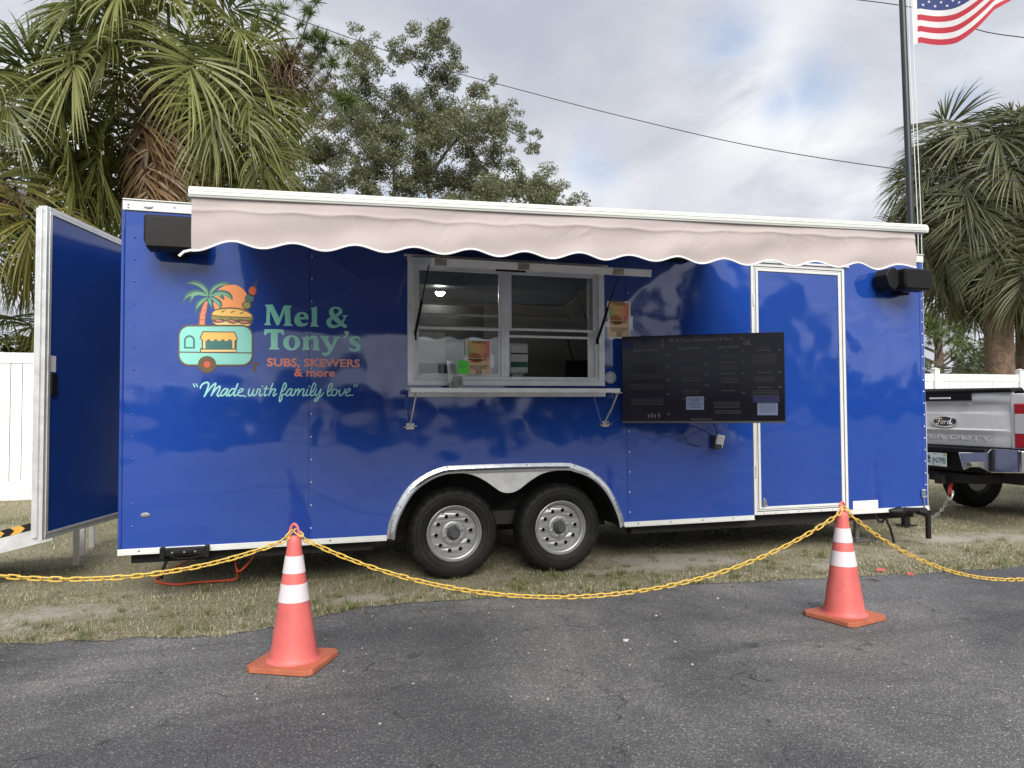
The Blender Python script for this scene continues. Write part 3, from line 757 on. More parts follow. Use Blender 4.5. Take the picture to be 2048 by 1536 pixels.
# centre skirt between the wheels
LOBE = [(2.241, .822), (2.30, .822), (2.37, .814), (2.455, .795), (2.553, .745), (2.63, .689), (2.674, .661), (2.729, .649), (2.785, .657), (2.841, .687), (2.921, .743), (3.024, .794), (3.13, .812), (3.20, .822), (3.24, .822)]
LB = [tuple(p) for p in catmull(LOBE, 4)]
MB().prism([(2.22, .834), *LB, (3.26, .834)], (), -.018, -.012).build('fender_skirt', M['alu'], TR, bevel=.0015)
# black wheel well
ins = inset(OUT, .03)
mb = MB(); n = len(ins)
mb.add([(p[0], y, p[1]) for p in ins for y in (.0285, .62)], [(2*i, 2*i+2, 2*i+3, 2*i+1) for i in range(n-1)])
mb.prism(ins, (), .62, .63)
mb.build('wheel_well', M['black_m'], TR)
# chassis
mb = MB(); mb.box(.05, 1.70, .12, .22, .25, .389); mb.box(3.85, LT-.05, .12, .22, .25, .389); mb.box(1.701, 3.849, .66, .74, .25, .389); mb.box(.05, LT-.05, WT-.22, WT-.12, .25, .389)
for x in np.arange(.1, 1.7, .4): mb.box(x, x+.05, .221, WT-.221, .30, .388)
for x in np.arange(3.9, LT, .4): mb.box(x, x+.05, .221, WT-.221, .30, .388)
for x in (2.3164, 3.1914): mb.cyl((x, .29, .33), (x, WT-.29, .33), .04, n=10)
mb.box(2.55, 2.95, .30, .36, .36, .47)
mb.build('chassis', M['black_m'], TR)

# ---- wheels
def wheel_parts(cx, y0, root_parent, tilt=0.):
    """hub axis along y, outer face at y0"""
    W = bpy.data.objects.new('wheel', None)
    col.objects.link(W)
    W.parent = root_parent; W.matrix_parent_inverse = Matrix.Translation(-Vector(root_parent.location))
    cz = .345
    def fn(r, a, h): return (cx+r*math.cos(a+tilt), y0+h, cz+r*math.sin(a+tilt))
    def sub(mb, name, m, **kw):
        o = mb.build(name, m, None, **kw); o.parent = W; return o
    nseg = 96
    prof = [(.213, .012), (.222, .004), (.245, -.004), (.285, -.008), (.318, -.002), (.336, .010), (.346, .026), (.352, .045), (.354, .11), (.352, .175), (.343, .200), (.30, .225), (.24, .222), (.21, .21)]
    mb = MB(); kk = len(prof); vs = []; fs = []
    for i in range(nseg):
        a = 2*PI*i/nseg
        for j, (r, h) in enumerate(prof):
            if 5 <= j <= 10 and i % 4 == 0: r -= .010 if j in (5, 6, 10) else .004
            vs.append(fn(r, a, h))
    for i in range(nseg):
        for j in range(kk-1):
            fs.append((i*kk+j, ((i+1) % nseg)*kk+j, ((i+1) % nseg)*kk+j+1, i*kk+j+1))
    mb.add(vs, fs)
    for rr in (.262, .300):    # moulded rings on the sidewall
        mb.lathe([(rr-.003, -.0055), (rr, -.0085 if rr < .29 else -.0088), (rr+.003, -.0055)], fn, nseg)
    sub(mb, 'tyre', M['rubber'], smooth=True, angle=32)
    # rim: barrel + dish with ten round holes
    mb = MB()
    mb.lathe([(.214, .014), (.217, .002), (.210, -.002), (.203, .004), (.198, .016), (.190, .020), (.184, .045), (.178, .052)], fn, 64)
    holes = []
    for k_ in range(10):
        a = 2*PI*k_/10+.1; c = (cx+.138*math.cos(a), cz+.138*math.sin(a))
        holes.append([(c[0]+.0155*math.cos(b), c[1]+.0155*math.sin(b)) for b in np.linspace(0, 2*PI, 14, endpoint=False)])
    outer = [(cx+.178*math.cos(b), cz+.178*math.sin(b)) for b in np.linspace(0, 2*PI, 64, endpoint=False)]
    inner = [(cx+.100*math.cos(b), cz+.100*math.sin(b)) for b in np.linspace(0, 2*PI, 48, endpoint=False)]
    def dish(a, b, d):
        r = math.hypot(a-cx, b-cz); s = (.178-r)/.078
        return (a, y0+.052-.012*math.sin(PI*min(1, max(0, s)))+d, b)
    mb.prism(outer, holes+[inner], 0, .006, fn=dish)
    mb.lathe([(.100, .052), (.094, .040), (.088, .036), (.055, .036), (.050, .040)], fn, 48)
    sub(mb, 'rim', M['rim'], smooth=True, angle=40)
    sub(MB().lathe([(.001, .09), (.20, .09)], fn, 32), 'brake_drum', M['black_m'])
    mb = MB(); mb.lathe([(.001, -.030), (.030, -.030), (.037, -.024), (.040, .0), (.046, .004), (.052, .036)], fn, 32)
    sub(mb, 'hub_cap', M['cap'], smooth=True, angle=35)
    for k_ in range(6):
        a = 2*PI*k_/6+.35
        x, z = cx+.070*math.cos(a), cz+.070*math.sin(a)
        mb = MB(); mb.cyl((x, y0+.038, z), (x, y0+.018, z), .0095, .008, 6); mb.cyl((x, y0+.018, z), (x, y0+.012, z), .008, .004, 6)
        sub(mb, 'lug_nut', M['chrome'])
    a = 2.05; x, z = cx+.172*math.cos(a), cz+.172*math.sin(a)
    mb = MB(); mb.tube([(x, y0+.045, z), (x-.006, y0+.02, z+.008), (x-.012, y0-.004, z+.018)], .0045, 8); sub(mb, 'valve_stem', M['black'])
    return W
wheel_parts(2.3164, .045, TR, .0)
wheel_parts(3.1914, .045, TR, .2)
for xw in (2.3164, 3.1914):      # far side tyres, seen under the body
    mb = MB(); mb.lathe([(.2, -.1), (.34, -.1), (.352, -.06), (.352, .06), (.34, .1), (.2, .1)], lambda r, a, h: (xw+r*math.cos(a), WT-.15+h, .345+r*math.sin(a)), 40); mb.build('far_tyre', M['rubber'], TR, smooth=True)

# ---- side door
def frame_rect(mb, x0, x1, z0, z1, w, y0, y1):
    mb.box(x0, x0+w, y0, y1, z0, z1); mb.box(x1-w, x1, y0, y1, z0, z1)
    mb.box(x0+w+.0005, x1-w-.0005, y0, y1, z1-w, z1); mb.box(x0+w+.0005, x1-w-.0005, y0, y1, z0, z0+w)
mb = MB(); frame_rect(mb, 4.966, 5.957, .371, 2.578, .026, -.013, .03); frame_rect(mb, 4.9985, 5.9245, .4035, 2.5455, .010, -.008, .03)
mb.build('door_frame', M['white_trim'], TR, bevel=.002)
mb = MB(); frame_rect(mb, 4.9922, 5.9308, .3972, 2.5518, .0062, -.002, .03); mb.build('door_seal', M['black'], TR)
D = MB().box(5.0365, 5.9, .425, 2.5295, -.002, .026) if False else MB().box(5.012, 5.911, -.004, .024, .417, 2.533)
door = D.build('side_door', M['blue_door'], TR, bevel=.003)
mb = MB(); frame_rect(mb, 5.0125, 5.9105, .4175, 2.5325, .023, -.014, -.0045); mb.build('door_edge', M['white_trim'], door, bevel=.003)
mb = MB(); mb.box(4.955, 6.0, -.03, -.0135, 2.582, 2.60); mb.build('drip_cap', M['white_trim'], TR, bevel=.003)
for zc in (.75, 1.5, 2.25):
    mb = MB(); mb.cyl((4.985, -.018, zc-.05), (4.985, -.018, zc+.05), .007, n=8); mb.build('hinge', M['alu'], TR)
mb = MB(); mb.box(5.045, 5.085, -.02, -.0045, .455, .50); mb.cyl((5.052, -.03, .44), (5.052, -.03, .515), .006, n=8); mb.cyl((5.045, -.026, .452), (5.09, -.026, .452), .005, n=8)
mb.build('door_holder', M['alu_bright'], door, bevel=.002)
rivets([(x, .384) for x in np.arange(5.06, 5.93, .12)], .006, 'rust', y=-.0135)
# front corner latch with its rod, data label, breakaway hardware
mb = MB(); mb.box(6.79, 6.83, -.02, -.0065, .455, .53); mb.box(6.795, 6.825, -.03, -.0205, .475, .49); mb.cyl((6.81, -.022, .30), (6.81, -.022, .46), .006, n=8); mb.cyl((6.80, -.026, .52), (6.83, -.026, .52), .007, n=8)
mb.build('corner_latch', M['alu_bright'], TR, bevel=.0015)
lab = MB().box(6.015, 6.294, -.002, -.0003, .374, .448).build('data_label', M['paper'], TR)
mb = MB()
for r_ in range(4):
    for c_ in range(3):
        mb.box(6.03+c_*.086, 6.03+c_*.086+.07, -.0026, -.0021, .388+r_*.014, .391+r_*.014)
mb.build('label_print', M['rust'], lab)
# black stabiliser brackets slung under the rail
def stab(x0, x1, z0, name='stabiliser_jack'):
    mb = MB(); mb.box(x0, x1, -.05, .06, z0, z0+.055); mb.box(x0-.012, x0+.02, -.055, .07, z0-.02, z0+.062); mb.box(x1-.02, x1+.012, -.055, .07, z0-.02, z0+.062)
    mb.box((x0+x1)/2-.07, (x0+x1)/2+.07, -.062, -.0505, z0+.015, z0+.045)
    o = mb.build(name, M['black'], TR, bevel=.006)
    for fx in (.24, .5, .74):
        b = MB(); b.cyl((x0+(x1-x0)*fx, -.0625, z0+.03), (x0+(x1-x0)*fx, -.07, z0+.03), .008, n=8); b.build('bolt', M['chrome'], o)
    return o
stab(.265, .555, .312)
mb = MB(); mb.tube([(.30, .0, .30), (.27, -.02, .22), (.26, .0, .16)], .012, 6); mb.tube([(.27, -.06, .37), (.31, -.075, .33), (.36, -.07, .30), (.45, -.06, .295), (.55, -.05, .31)], .007, 6)
mb.build('hose', M['black'], TR, smooth=True)
mb = MB(); mb.tube([(6.40, -.03, .345), (6.50, -.05, .34), (6.56, -.05, .345)], [.02, .045, .02], 10); mb.tube([(6.55, -.04, .35), (6.62, -.05, .345), (6.72, -.05, .34)], .026, 10); mb.tube([(6.70, -.05, .335), (6.77, -.055, .325), (6.81, -.04, .31)], [.03, .042, .03], 10)
mb.build('tow_light_cable', M['black'], TR, smooth=True)
mb = MB(); mb.tube([(6.27, .02, .33), (6.30, .0, .25), (6.36, .02, .24), (6.40, .03, .28), (6.43, .0, .18), (6.45, -.02, .05)], .011, 6); mb.build('hanging_strap', M['black'], TR, smooth=True)

# ---- tongue and jack
mb = MB(); mb.box(LT, 7.75, 1.14, 1.26, .36, .46)
for s in (-1, 1): mb.tube([(LT-.3, 1.2+s*.75, .38), (7.7, 1.2+s*.06, .40)], .05, 4)
mb.build('tongue', M['black_m'], TR)
mb = MB(); mb.box(7.55, 8.05, 1.1, 1.3, .44, .54); mb.box(7.62, 7.84, 1.05, 1.12, .46, .66); mb.cyl((7.95, 1.2, .44), (7.95, 1.2, .60), .05, n=12)
mb.build('coupler', M['rust'], TR, bevel=.008)
mb = MB(); mb.cyl((7.6, 1.0, .0), (7.6, 1.0, .30), .045, n=14); mb.cyl((7.6, 1.0, .30), (7.6, 1.0, .95), .035, n=14); mb.box(7.52, 7.68, .92, 1.08, 0, .012)
mb.build('tongue_jack', M['black'], TR, smooth=True)
mb = MB(); mb.cyl((6.45, .45, .0), (6.45, .45, .37), .028, n=12); mb.box(6.36, 6.54, .36, .54, -.004, .012)
mb.build('stabiliser_leg', M['rust'], TR)
mb = MB(); mb.cyl((6.885, .012, .06), (6.885, .012, .33), .024, n=12); mb.build('corner_leg', M['black'], TR, smooth=True)

# ---- rear door, swung half open
hx, hy = -.005, 2.395
fx_, fy_ = -.566, .333
dv = Vector((fx_-hx, fy_-hy, 0)); DL = dv.length; dv.normalize(); dn = Vector((-dv.y, dv.x, 0))
if dn.x < 0: dn = -dn
RT = Matrix((( dv.x, dn.x, 0, hx), (dv.y, dn.y, 0, hy), (0, 0, 1, 0), (0, 0, 0, 1)))   # local: a along door from hinge, d towards +x (inside face), z
z0d, z1d = .405, 2.755
rd = MB().box(.0, DL-.03, -.035, .012, z0d+.03, z1d-.03, T=RT).build('rear_door', M['blue_rear'], TR)
mb = MB(); w = .035
mb.box(DL-.0295, DL, -.045, .016, z0d, z1d, T=RT); mb.box(0, DL-.03, -.045, .018, z1d-.0295, z1d, T=RT); mb.box(0, DL-.03, -.045, .018, z0d, z0d+.0295, T=RT)
mb.box(DL-.062, DL-.031, .0125, .022, z0d+.03, z1d-.03, T=RT); mb.box(.0, DL-.063, .0125, .022, z1d-.052, z1d-.031, T=RT); mb.box(0, DL-.063, .0125, .022, z0d+.031, z0d+.052, T=RT)
mb.box(DL+.0005, DL+.018, -.05, -.01, z0d+.02, z1d-.02, T=RT)
mb.build('door_edge', M['alu'], rd, bevel=.003)
mb = MB(); mb.box(DL-.135, DL-.066, .0125, .03, 1.42, 1.575, T=RT)
lt = mb.build('latch', M['black'], rd, bevel=.004)
mb = MB(); mb.box(DL-.140, DL-.066, .0122, .0135, 1.585, 1.70, T=RT); mb.build('sticker', M['paper'], rd)
mb = MB(); mb.box(DL-1.25, DL-1.19, .0125, .03, .47, .60, T=RT); mb.cyl(RT @ Vector((DL-1.22, .03, .50)), RT @ Vector((DL-1.22, .03, .58)), .012, n=8)
mb.tube([RT @ Vector((DL-1.22, .035, .56)), Vector((-.005, 1.0, .58))], .004, 6)
mb.build('hold_back', M['rust'], rd, bevel=.002)
# folding ramp with hazard edge, standing on legs
RP = thing('access_ramp', (-1.0, .9, 0), 'aluminium ramp with yellow and black chevron edge under the open rear door', 'ramp')
def rz(x): return .40+(x+.60)*.235 if x < -.60 else .40
y0r, y1r = .80, 1.65
mb = MB()
mb.add([(x, y, rz(x)-dz) for x in (-2.05, -.60) for y in (y0r, y1r) for dz in (0, .035)], [(0,2,6,4),(1,5,7,3),(0,4,5,1),(2,3,7,6),(0,1,3,2),(4,6,7,5)])
mb.build('ramp_deck', M['alu'], RP)
for y in (y0r-.03, y1r):
    mb = MB(); mb.add([(x, yy, rz(x)+dz) for x in (-2.05, -.60) for yy in (y, y+.028) for dz in (-.06, .05)], [(0,1,3,2),(4,6,7,5),(0,4,5,1),(2,3,7,6),(0,2,6,4),(1,5,7,3)])
    mb.build('side_rail', M['alu'], RP)
ylw = MB(); blk = MB()
for i in range(22):
    xa = -2.0+i*.066; f = ylw if i % 2 else blk
    m_ = .03
    def Pp(x, y): return (x, y0r-.032, rz(x)+.052+(y-y0r+.03)*.62)
    yA, yB, yC = y0r-.03, y0r+.015, y0r+.06
    f.add([Pp(xa, yA), Pp(xa+.066, yA), Pp(xa+.066+m_, yB), Pp(xa+m_, yB)], [(0,1,2,3)]); f.add([Pp(xa+m_, yB), Pp(xa+.066+m_, yB), Pp(xa+.066, yC), Pp(xa, yC)], [(0,1,2,3)])
a1 = ylw.build('chevron_tape', M['haz_y'], RP, solid=.003); a2 = blk.build('chevron_tape', M['black'], RP, solid=.003)
for (x, y) in ((-.64, 1.60),):
    MB().box(x-.02, x+.02, y-.02, y+.02, -.01, .364).build('leg', M['alu'], RP)
for (x, y) in ((-.70, 2.05), (-.72, 2.5)):
    MB().box(x-.022, x+.022, y-.022, y+.022, -.01, .40).build('leg', M['alu'], RP)
MB().box(-.80, -.62, 2.0, 2.6, .401, .42).build('landing_board', M['alu'], RP)

# ---- serving window
WN = bpy.data.objects.new('serving_window', None); col.objects.link(WN); WN.parent = TR; WN.matrix_parent_inverse = Matrix.Translation(-Vector(TR.location))
def wsub(mb, name, m, **kw):
    o = mb.build(name, m, None, **kw); o.parent = WN; return o
mb = MB(); frame_rect(mb, 1.945, 3.562, 1.487, 2.462, .040, -.016, .0); frame_rect(mb, 1.9855, 3.5215, 1.5275, 2.4215, .012, -.024, .03); frame_rect(mb, 1.998, 3.509, 1.54, 2.409, .018, .0, .05)
wsub(mb, 'frame', M['win_alu'], bevel=.002)
mb = MB(); mb.box(1.915, 3.585, -.045, -.0165, 2.463, 2.478); mb.box(1.94, 3.567, -.03, -.0165, 2.43, 2.4625); wsub(mb, 'drip_cap', M['win_alu'], bevel=.002)
mb = MB(); mb.box(2.688, 2.752, .002, .05, 1.5585, 2.3905); mb.box(2.712, 2.728, -.004, .0015, 1.5585, 2.3905); wsub(mb, 'mullion', M['win_alu'], bevel=.002)
def sash(x0, x1, z0, z1, y, wg=True, w=.02):
    mb = MB(); frame_rect(mb, x0, x1, z0, z1, w, y, y+.018); wsub(mb, 'sash', M['win_alu'], bevel=.002)
    if wg: 
        g_ = MB().box(x0+w, x1-w, y+.007, y+.011, z0+w, z1-w); wsub(g_, 'pane', M['glass'])
sash(2.0165, 2.6875, 1.918, 2.39, .006)
sash(2.0165, 2.6875, 1.5585, 1.945, .028)
sash(2.7525, 3.4905, 1.925, 2.39, .006)
mb = MB(); mb.box(2.7525, 3.4905, .030, .046, 1.872, 1.892); mb.box(2.0165, 2.6875, .040, .05, 2.03, 2.048); wsub(mb, 'sash_rail', M['win_alu'], bevel=.002)
mb = MB(); mb.box(3.4225, 3.4905, .001, .052, 1.5585, 2.39) if False else mb.box(3.44, 3.49, .047, .056, 1.56, 2.39); wsub(mb, 'sash', M['win_alu'])
# hatch door held up by two gas struts
HA = Matrix.Translation((0, -.02, 2.428)) @ Matrix.Rotation(R(11.5), 4, 'X')
mb = MB(); mb.box(1.985, 3.545, -.82, -.0, -.004, .026, T=HA); ht = wsub(mb, 'hatch_panel', M['blue_door'])
mb = MB(); mb.box(1.97, 3.56, -.84, -.8205, -.02, .032, T=HA); mb.box(1.97, 1.9845, -.82, 0, -.02, .032, T=HA); mb.box(3.5455, 3.56, -.82, 0, -.02, .032, T=HA); wsub(mb, 'hatch_edge', M['win_alu'], bevel=.002)
for x in (2.03, 2.60, 3.30):
    mb = MB(); mb.box(x-.04, x+.04, -.848, -.8405, -.016, .026, T=HA); wsub(mb, 'hatch_latch', M['rust'], bevel=.002)
mb = MB(); mb.box(2.42, 2.62, -.835, -.79, -.034, -.0205, T=HA); wsub(mb, 'hatch_handle', M['black'])
for (xa, xb) in ((2.0, 2.012), (3.50, 3.50)):
    p0 = Vector((xa, -.01, 1.86)); p1 = HA @ Vector((xb+(.02 if xa < 3 else -.0), -.42, -.012)); pm_ = p0.lerp(p1, .5)
    mb = MB(); mb.cyl(p0, pm_, .011, n=10); mb.cyl(pm_, p1, .005, n=8); mb.cyl(p0+Vector((0, 0, -.03)), p0+Vector((0, 0, .02)), .014, n=8)
    wsub(mb, 'gas_strut', M['black'], smooth=True)
# fold-down counter with braces
mb = MB(); mb.box(1.925, 3.575, -.27, -.017, 1.449, 1.461); mb.box(1.925, 3.575, -.276, -.2705, 1.428, 1.461); mb.box(1.95, 3.56, -.03, -.0165, 1.40, 1.448)
wsub(mb, 'counter', M['win_alu'], bevel=.002)
for (x, dx_) in ((1.962, .0), (3.56, -.01)):
    mb = MB(); mb.tube([(x+.01, -.25, 1.435), (x+.005, -.13, 1.30), (x+dx_, -.02, 1.185)], .009, 8); mb.box(x-.03, x+.03, -.026, -.0005, 1.155, 1.20); mb.tube([(x-.05, -.03, 1.172), (x+.05, -.035, 1.180)], .006, 6); mb.tube([(x-.03, -.235, 1.428), (x+.05, -.235, 1.428)], .007, 6)
    wsub(mb, 'counter_brace', M['alu_bright'], smooth=True)
wsub(MB().box(2.30, 2.52, -.06, -.0295, 1.395, 1.3995), 'paper_strip', M['paper'])
# inside the kitchen (parts of the trailer)
mb = MB(); mb.box(1.75, 3.0, .75, 1.35, 2.45, 2.60); mb.box(1.75, 3.0, .74, .7495, 2.385, 2.60); mb.build('exhaust_hood', M['steel'], TR, bevel=.003)
MB().box(1.3, 4.3, 1.7, WT-.075, .46, 1.35).build('cook_line', M['steel'], TR, bevel=.006)
MB().box(2.0, 3.55, .06, .35, 1.42, 1.46).build('inside_counter', M['steel'], TR, bevel=.003)
MB().box(3.10, 3.115, 2.34, 2.366, .47, 2.65).build('wall_seam_strip', M['interior'], TR)
lm = MB(); lm.lathe([(.001, -.03), (.03, -.026), (.045, 0)], lambda r, a, h: (2.44+r*math.cos(a), 1.2+r*math.sin(a), 2.395+h), 16); lm.build('ceiling_lamp', M['lamp'], TR, smooth=True)
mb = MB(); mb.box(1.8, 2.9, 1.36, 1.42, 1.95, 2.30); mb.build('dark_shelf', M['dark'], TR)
# things standing in the kitchen
T = thing('towel_dispenser', (3.0, .40, 1.46), 'white towel dispenser with green label just inside the serving window', 'dispenser')
mb = MB(); mb.box(2.86, 3.03, .36, .50, 1.60, 1.86); mb.build('housing', M['white_pl'], T, bevel=.02)
MB().box(2.872, 3.018, .354, .3595, 1.655, 1.70).build('label_band', M['green_lab'], T); MB().box(2.872, 3.018, .354, .3595, 1.765, 1.775).build('slot', M['black'], T)
MB().box(2.90, 2.99, .40, .46, 1.461, 1.60).build('stand', M['white_pl'], T)
T = thing('order_tablet', (3.43, .30, 1.46), 'black order tablet on a stand at the right end of the serving window', 'tablet')
mb = MB(); mb.add([(3.33, .30, 1.50), (3.55, .26, 1.50), (3.57, .34, 1.72), (3.37, .38, 1.72), (3.33, .32, 1.50), (3.55, .28, 1.50), (3.57, .36, 1.72), (3.37, .40, 1.72)], [(0,1,2,3),(7,6,5,4),(0,4,5,1),(1,5,6,2),(2,6,7,3),(3,7,4,0)]); mb.build('screen', M['black'], T)
mb = MB(); mb.box(3.36, 3.52, .28, .44, 1.461, 1.49); mb.cyl((3.44, .36, 1.48), (3.45, .38, 1.60), .02, n=10); mb.tube([(3.45, .39, 1.70), (3.42, .42, 1.85), (3.40, .40, 1.93)], .006, 6); mb.build('stand', M['black'], T)
o = MB().box(2.03, 2.27, .062, .16, 1.955, 2.03).build('takeaway_box', M['paper'], None, bevel=.003); tag(o, 'white cardboard box on the sash rail inside the left window', 'box')
MB().box(2.0, 2.7, .058, .2, 1.936, 1.953).build('inside_ledge', M['steel'], TR)
o = MB().box(2.04, 2.245, .0475, .049, 1.66, 1.90).build('order_sheet', M['paper'], None); tag(o, 'white paper sheet stuck behind the lower left pane', 'paper')

# ================================================================ LETTERING AND PICTURE ON THE SIDE WALL
AC = ((-7.40870558e-01, 3.97081508e+00), (2.77093975e-03, 5.22387829e-04), (5.75911345e-05, -3.23459122e-03), (6.41480259e-07, 1.41143323e-08), (-6.98068585e-08, -6.77795727e-07))
def art(u, v):
    """artwork layout units -> metres on the trailer side (x, z)"""
    b = (1, u, v, u*u, u*v)
    return (sum(b[i]*AC[i][0] for i in range(5)), sum(b[i]*AC[i][1] for i in range(5)))
def afn(ox, oy, s):
    return lambda a, b, d: (lambda q: (q[0], d, q[1]))(art(ox+a/s, oy+b/s))
Z3 = afn(520, 600, 9.752); Z1 = afn(380, 756, 11.378); Z2 = afn(550, 756, 11.378); Z4 = afn(350, 555, 12.047); ZL = afn(340, 540, 5.12)
def ribbon(mb, fn, pts, widths, d0, d1, k=6, cap=False, closed=False):
    pw = [(p[0], p[1], w) for p, w in zip(pts, widths)]
    P = catmull(pw, k, closed); n = len(P); vs = []
    for i, p in enumerate(P):
        a = P[max(0, i-1)] if not closed else P[i-1]; b = P[min(n-1, i+1)] if not closed else P[(i+1) % n]
        t = np.array([b[0]-a[0], b[1]-a[1]]); L = math.hypot(*t) or 1; nx, ny = -t[1]/L, t[0]/L
        d = d0+(d1-d0)*i/n; w = p[2]/2
        vs += [fn(p[0]+nx*w, p[1]+ny*w, d), fn(p[0]-nx*w, p[1]-ny*w, d)]
    m = n if closed else n-1
    mb.add(vs, [(2*i, 2*i+1, (2*i+3) % (2*n), (2*i+2) % (2*n)) for i in range(m)])
    if cap:
        for i, dd in ((0, d0-.00012), (n-1, d1-.00012)):
            p = P[i]; mb.add([fn(p[0]+p[2]/2*math.cos(a), p[1]+p[2]/2*math.sin(a), dd) for a in np.linspace(0, 2*PI, 10, endpoint=False)], [tuple(range(10))])
def ell(cx, cy, rx, ry, n=36, rot=0.):
    c, s = math.cos(rot), math.sin(rot)
    return [(cx+rx*math.cos(a)*c-ry*math.sin(a)*s, cy+rx*math.cos(a)*s+ry*math.sin(a)*c) for a in np.linspace(0, 2*PI, n, endpoint=False)]
def smooth(poly, k=3): return [tuple(p) for p in catmull(poly, k, True)]
d = -.0008
mb = MB()
mb.flat([(98,92),(245,88),(262,118),(375,350),(450,140),(470,105),(622,108),(620,135),(590,165),(600,470),(640,490),(636,508),(460,502),(460,484),(492,462),(480,238),(470,240),(378,478),(345,500),(318,490),(198,215),(190,450),(210,478),(205,495),(82,490),(84,470),(122,445),(130,140),(98,110)], d=d, fn=Z3)
e_out = [(952,378),(948,330),(925,280),(875,242),(810,232),(740,250),(690,300),(663,375),(672,440),(710,495),(770,520),(830,521),(890,502),(935,468),(950,440),(930,440),(880,460),(830,452),(798,425),(782,380)]
mb.flat(e_out, [[(768,335),(862,335),(858,300),(840,278),(815,272),(788,288)]], d=d, fn=Z3)
mb.flat([(980,158),(1050,145),(1110,122),(1112,488),(1140,503),(1140,522),(980,518),(980,500),(1013,485),(1010,182),(985,176)], d=d, fn=Z3)
ribbon(mb, Z3, [(1690,528),(1600,478),(1490,378),(1412,290),(1390,215),(1425,165),(1480,150),(1545,170),(1572,215),(1550,262),(1480,312),(1395,355),(1340,425),(1370,500),(1455,520),(1545,490),(1610,425),(1645,360),(1662,312)], [55,80,95,98,88,52,36,48,68,66,48,62,95,80,56,44,38,36,34], d-.0002, d-.0016)
mb.flat([(1600,300),(1716,298),(1708,322),(1608,325)], d=d-.0018, fn=Z3)
mb.flat([(85,572),(270,568),(460,580),(468,690),(440,685),(405,640),(345,640),(345,925),(372,940),(370,970),(178,965),(180,940),(212,922),(212,638),(150,645),(110,685),(80,685)], d=d, fn=Z3)
mb.flat(ell(617, 836, 168, 150), [ell(622, 834, 62, 112, 28)], d=d, fn=Z3)
mb.flat([(815,730),(880,715),(945,692),(952,738),(1000,700),(1060,692),(1112,712),(1140,770),(1142,940),(1170,960),(1168,985),(1018,980),(1018,958),(1045,945),(1042,790),(1022,762),(988,765),(952,790),(950,935),(970,950),(968,977),(815,975),(815,955),(842,938),(845,772),(818,757)], d=d, fn=Z3)
mb.flat([(1168,705),(1340,712),(1340,735),(1312,750),(1395,895),(1455,755),(1425,735),(1428,714),(1560,718),(1558,740),(1520,760),(1395,1010),(1345,1072),(1275,1095),(1218,1080),(1205,1045),(1235,1020),(1270,1035),(1310,1020),(1335,975),(1205,755),(1170,730)], d=d, fn=Z3)
mb.flat(smooth([(1648,618),(1698,605),(1732,628),(1722,675),(1688,722),(1628,755),(1618,742),(1655,700),(1668,665),(1640,640)]), d=d, fn=Z3)
ribbon(mb, Z3, [(1948,752),(1890,726),(1815,736),(1775,780),(1815,832),(1890,872),(1925,925),(1890,975),(1820,985),(1752,962)], [36,44,58,80,90,92,84,58,44,40], d-.0001, d-.0007)
mb.flat([(1956,718),(1958,802),(1938,795),(1925,745)], d=d-.0009, fn=Z3); mb.flat([(1735,905),(1745,998),(1782,988),(1768,945)], d=d-.0009, fn=Z3)
mb.build('name_lettering', M['teal'], TR, fix=False)
def txt_px(mb, s, x0, x1, base, h, w=.02, d=-.0008):
    """lettering between two layout columns"""
    X0, Z0 = art(x0, base); X1, Z1_ = art(x1, base)
    text_mb(mb, s, X0, Z0, abs(art(x0, base-h)[1]-Z0), d, align='LEFT', weight=w, width=X1-X0)
mb = MB(); txt_px(mb, 'SUBS, SKEWERS', 534, 720, 732, 15.5, .028); txt_px(mb, '& more', 588, 670, 752.5, 15.5, .028)
mb.build('menu_lettering', M['coral'], TR, fix=False)
mb = MB(); W = 31
def st(fn, pts, w=W, i=[0]):
    i[0] += 1; ribbon(mb, fn, pts, [w*.85]+[w]*(len(pts)-2)+[w*.8], -.0008-.00022*(i[0] % 9), -.0008-.00022*(i[0] % 9)-.0004, 7, True)
st(Z1, [(78,130),(90,170),(112,202)], 26); st(Z1, [(142,130),(155,165),(176,198)], 26)
st(Z1, [(238,235),(250,185),(310,125),(385,100),(424,135),(400,240),(325,422)], 37); st(Z1, [(325,420),(400,310),(500,185),(583,122),(572,190),(482,405)], 34); st(Z1, [(485,395),(560,285),(635,210),(685,190),(668,270),(620,385),(655,410),(705,365)], 35)
st(Z1, [(858,258),(805,243),(735,300),(702,372),(725,405),(785,370),(855,262)]); st(Z1, [(868,250),(825,365),(843,405),(895,372)])
st(Z1, [(1022,258),(965,245),(900,305),(872,372),(897,405),(960,370),(1030,265)]); st(Z1, [(1090,130),(1045,240),(1003,365),(1022,405),(1078,375)], 34)
st(Z1, [(1085,345),(1155,318),(1210,268),(1190,240),(1140,262),(1097,330),(1105,390),(1155,405),(1205,402),(1275,420)], 27)
st(Z1, [(1355,248),(1330,340),(1348,400),(1398,385),(1455,255)]); st(Z1, [(1455,255),(1430,350),(1452,400),(1505,368),(1545,250),(1575,262)])
st(Z1, [(1605,252),(1578,355),(1595,403),(1645,368)]); st(Z1, [(1642,186),(1648,190)], 40)
st(Z1, [(1745,185),(1692,360),(1708,404),(1755,372)]); st(Z1, [(1678,242),(1800,246)], 24)
st(Z1, [(1882,130),(1840,250),(1792,402)], 34); st(Z1, [(1800,385),(1865,275),(1925,247),(1945,272),(1895,375),(1912,404),(1975,355)])
st(Z2, [(150,322),(220,250),(256,165),(236,115),(206,135),(160,255),(112,420),(97,515),(116,535),(152,470),(162,385),(192,377),(248,358)], 29)
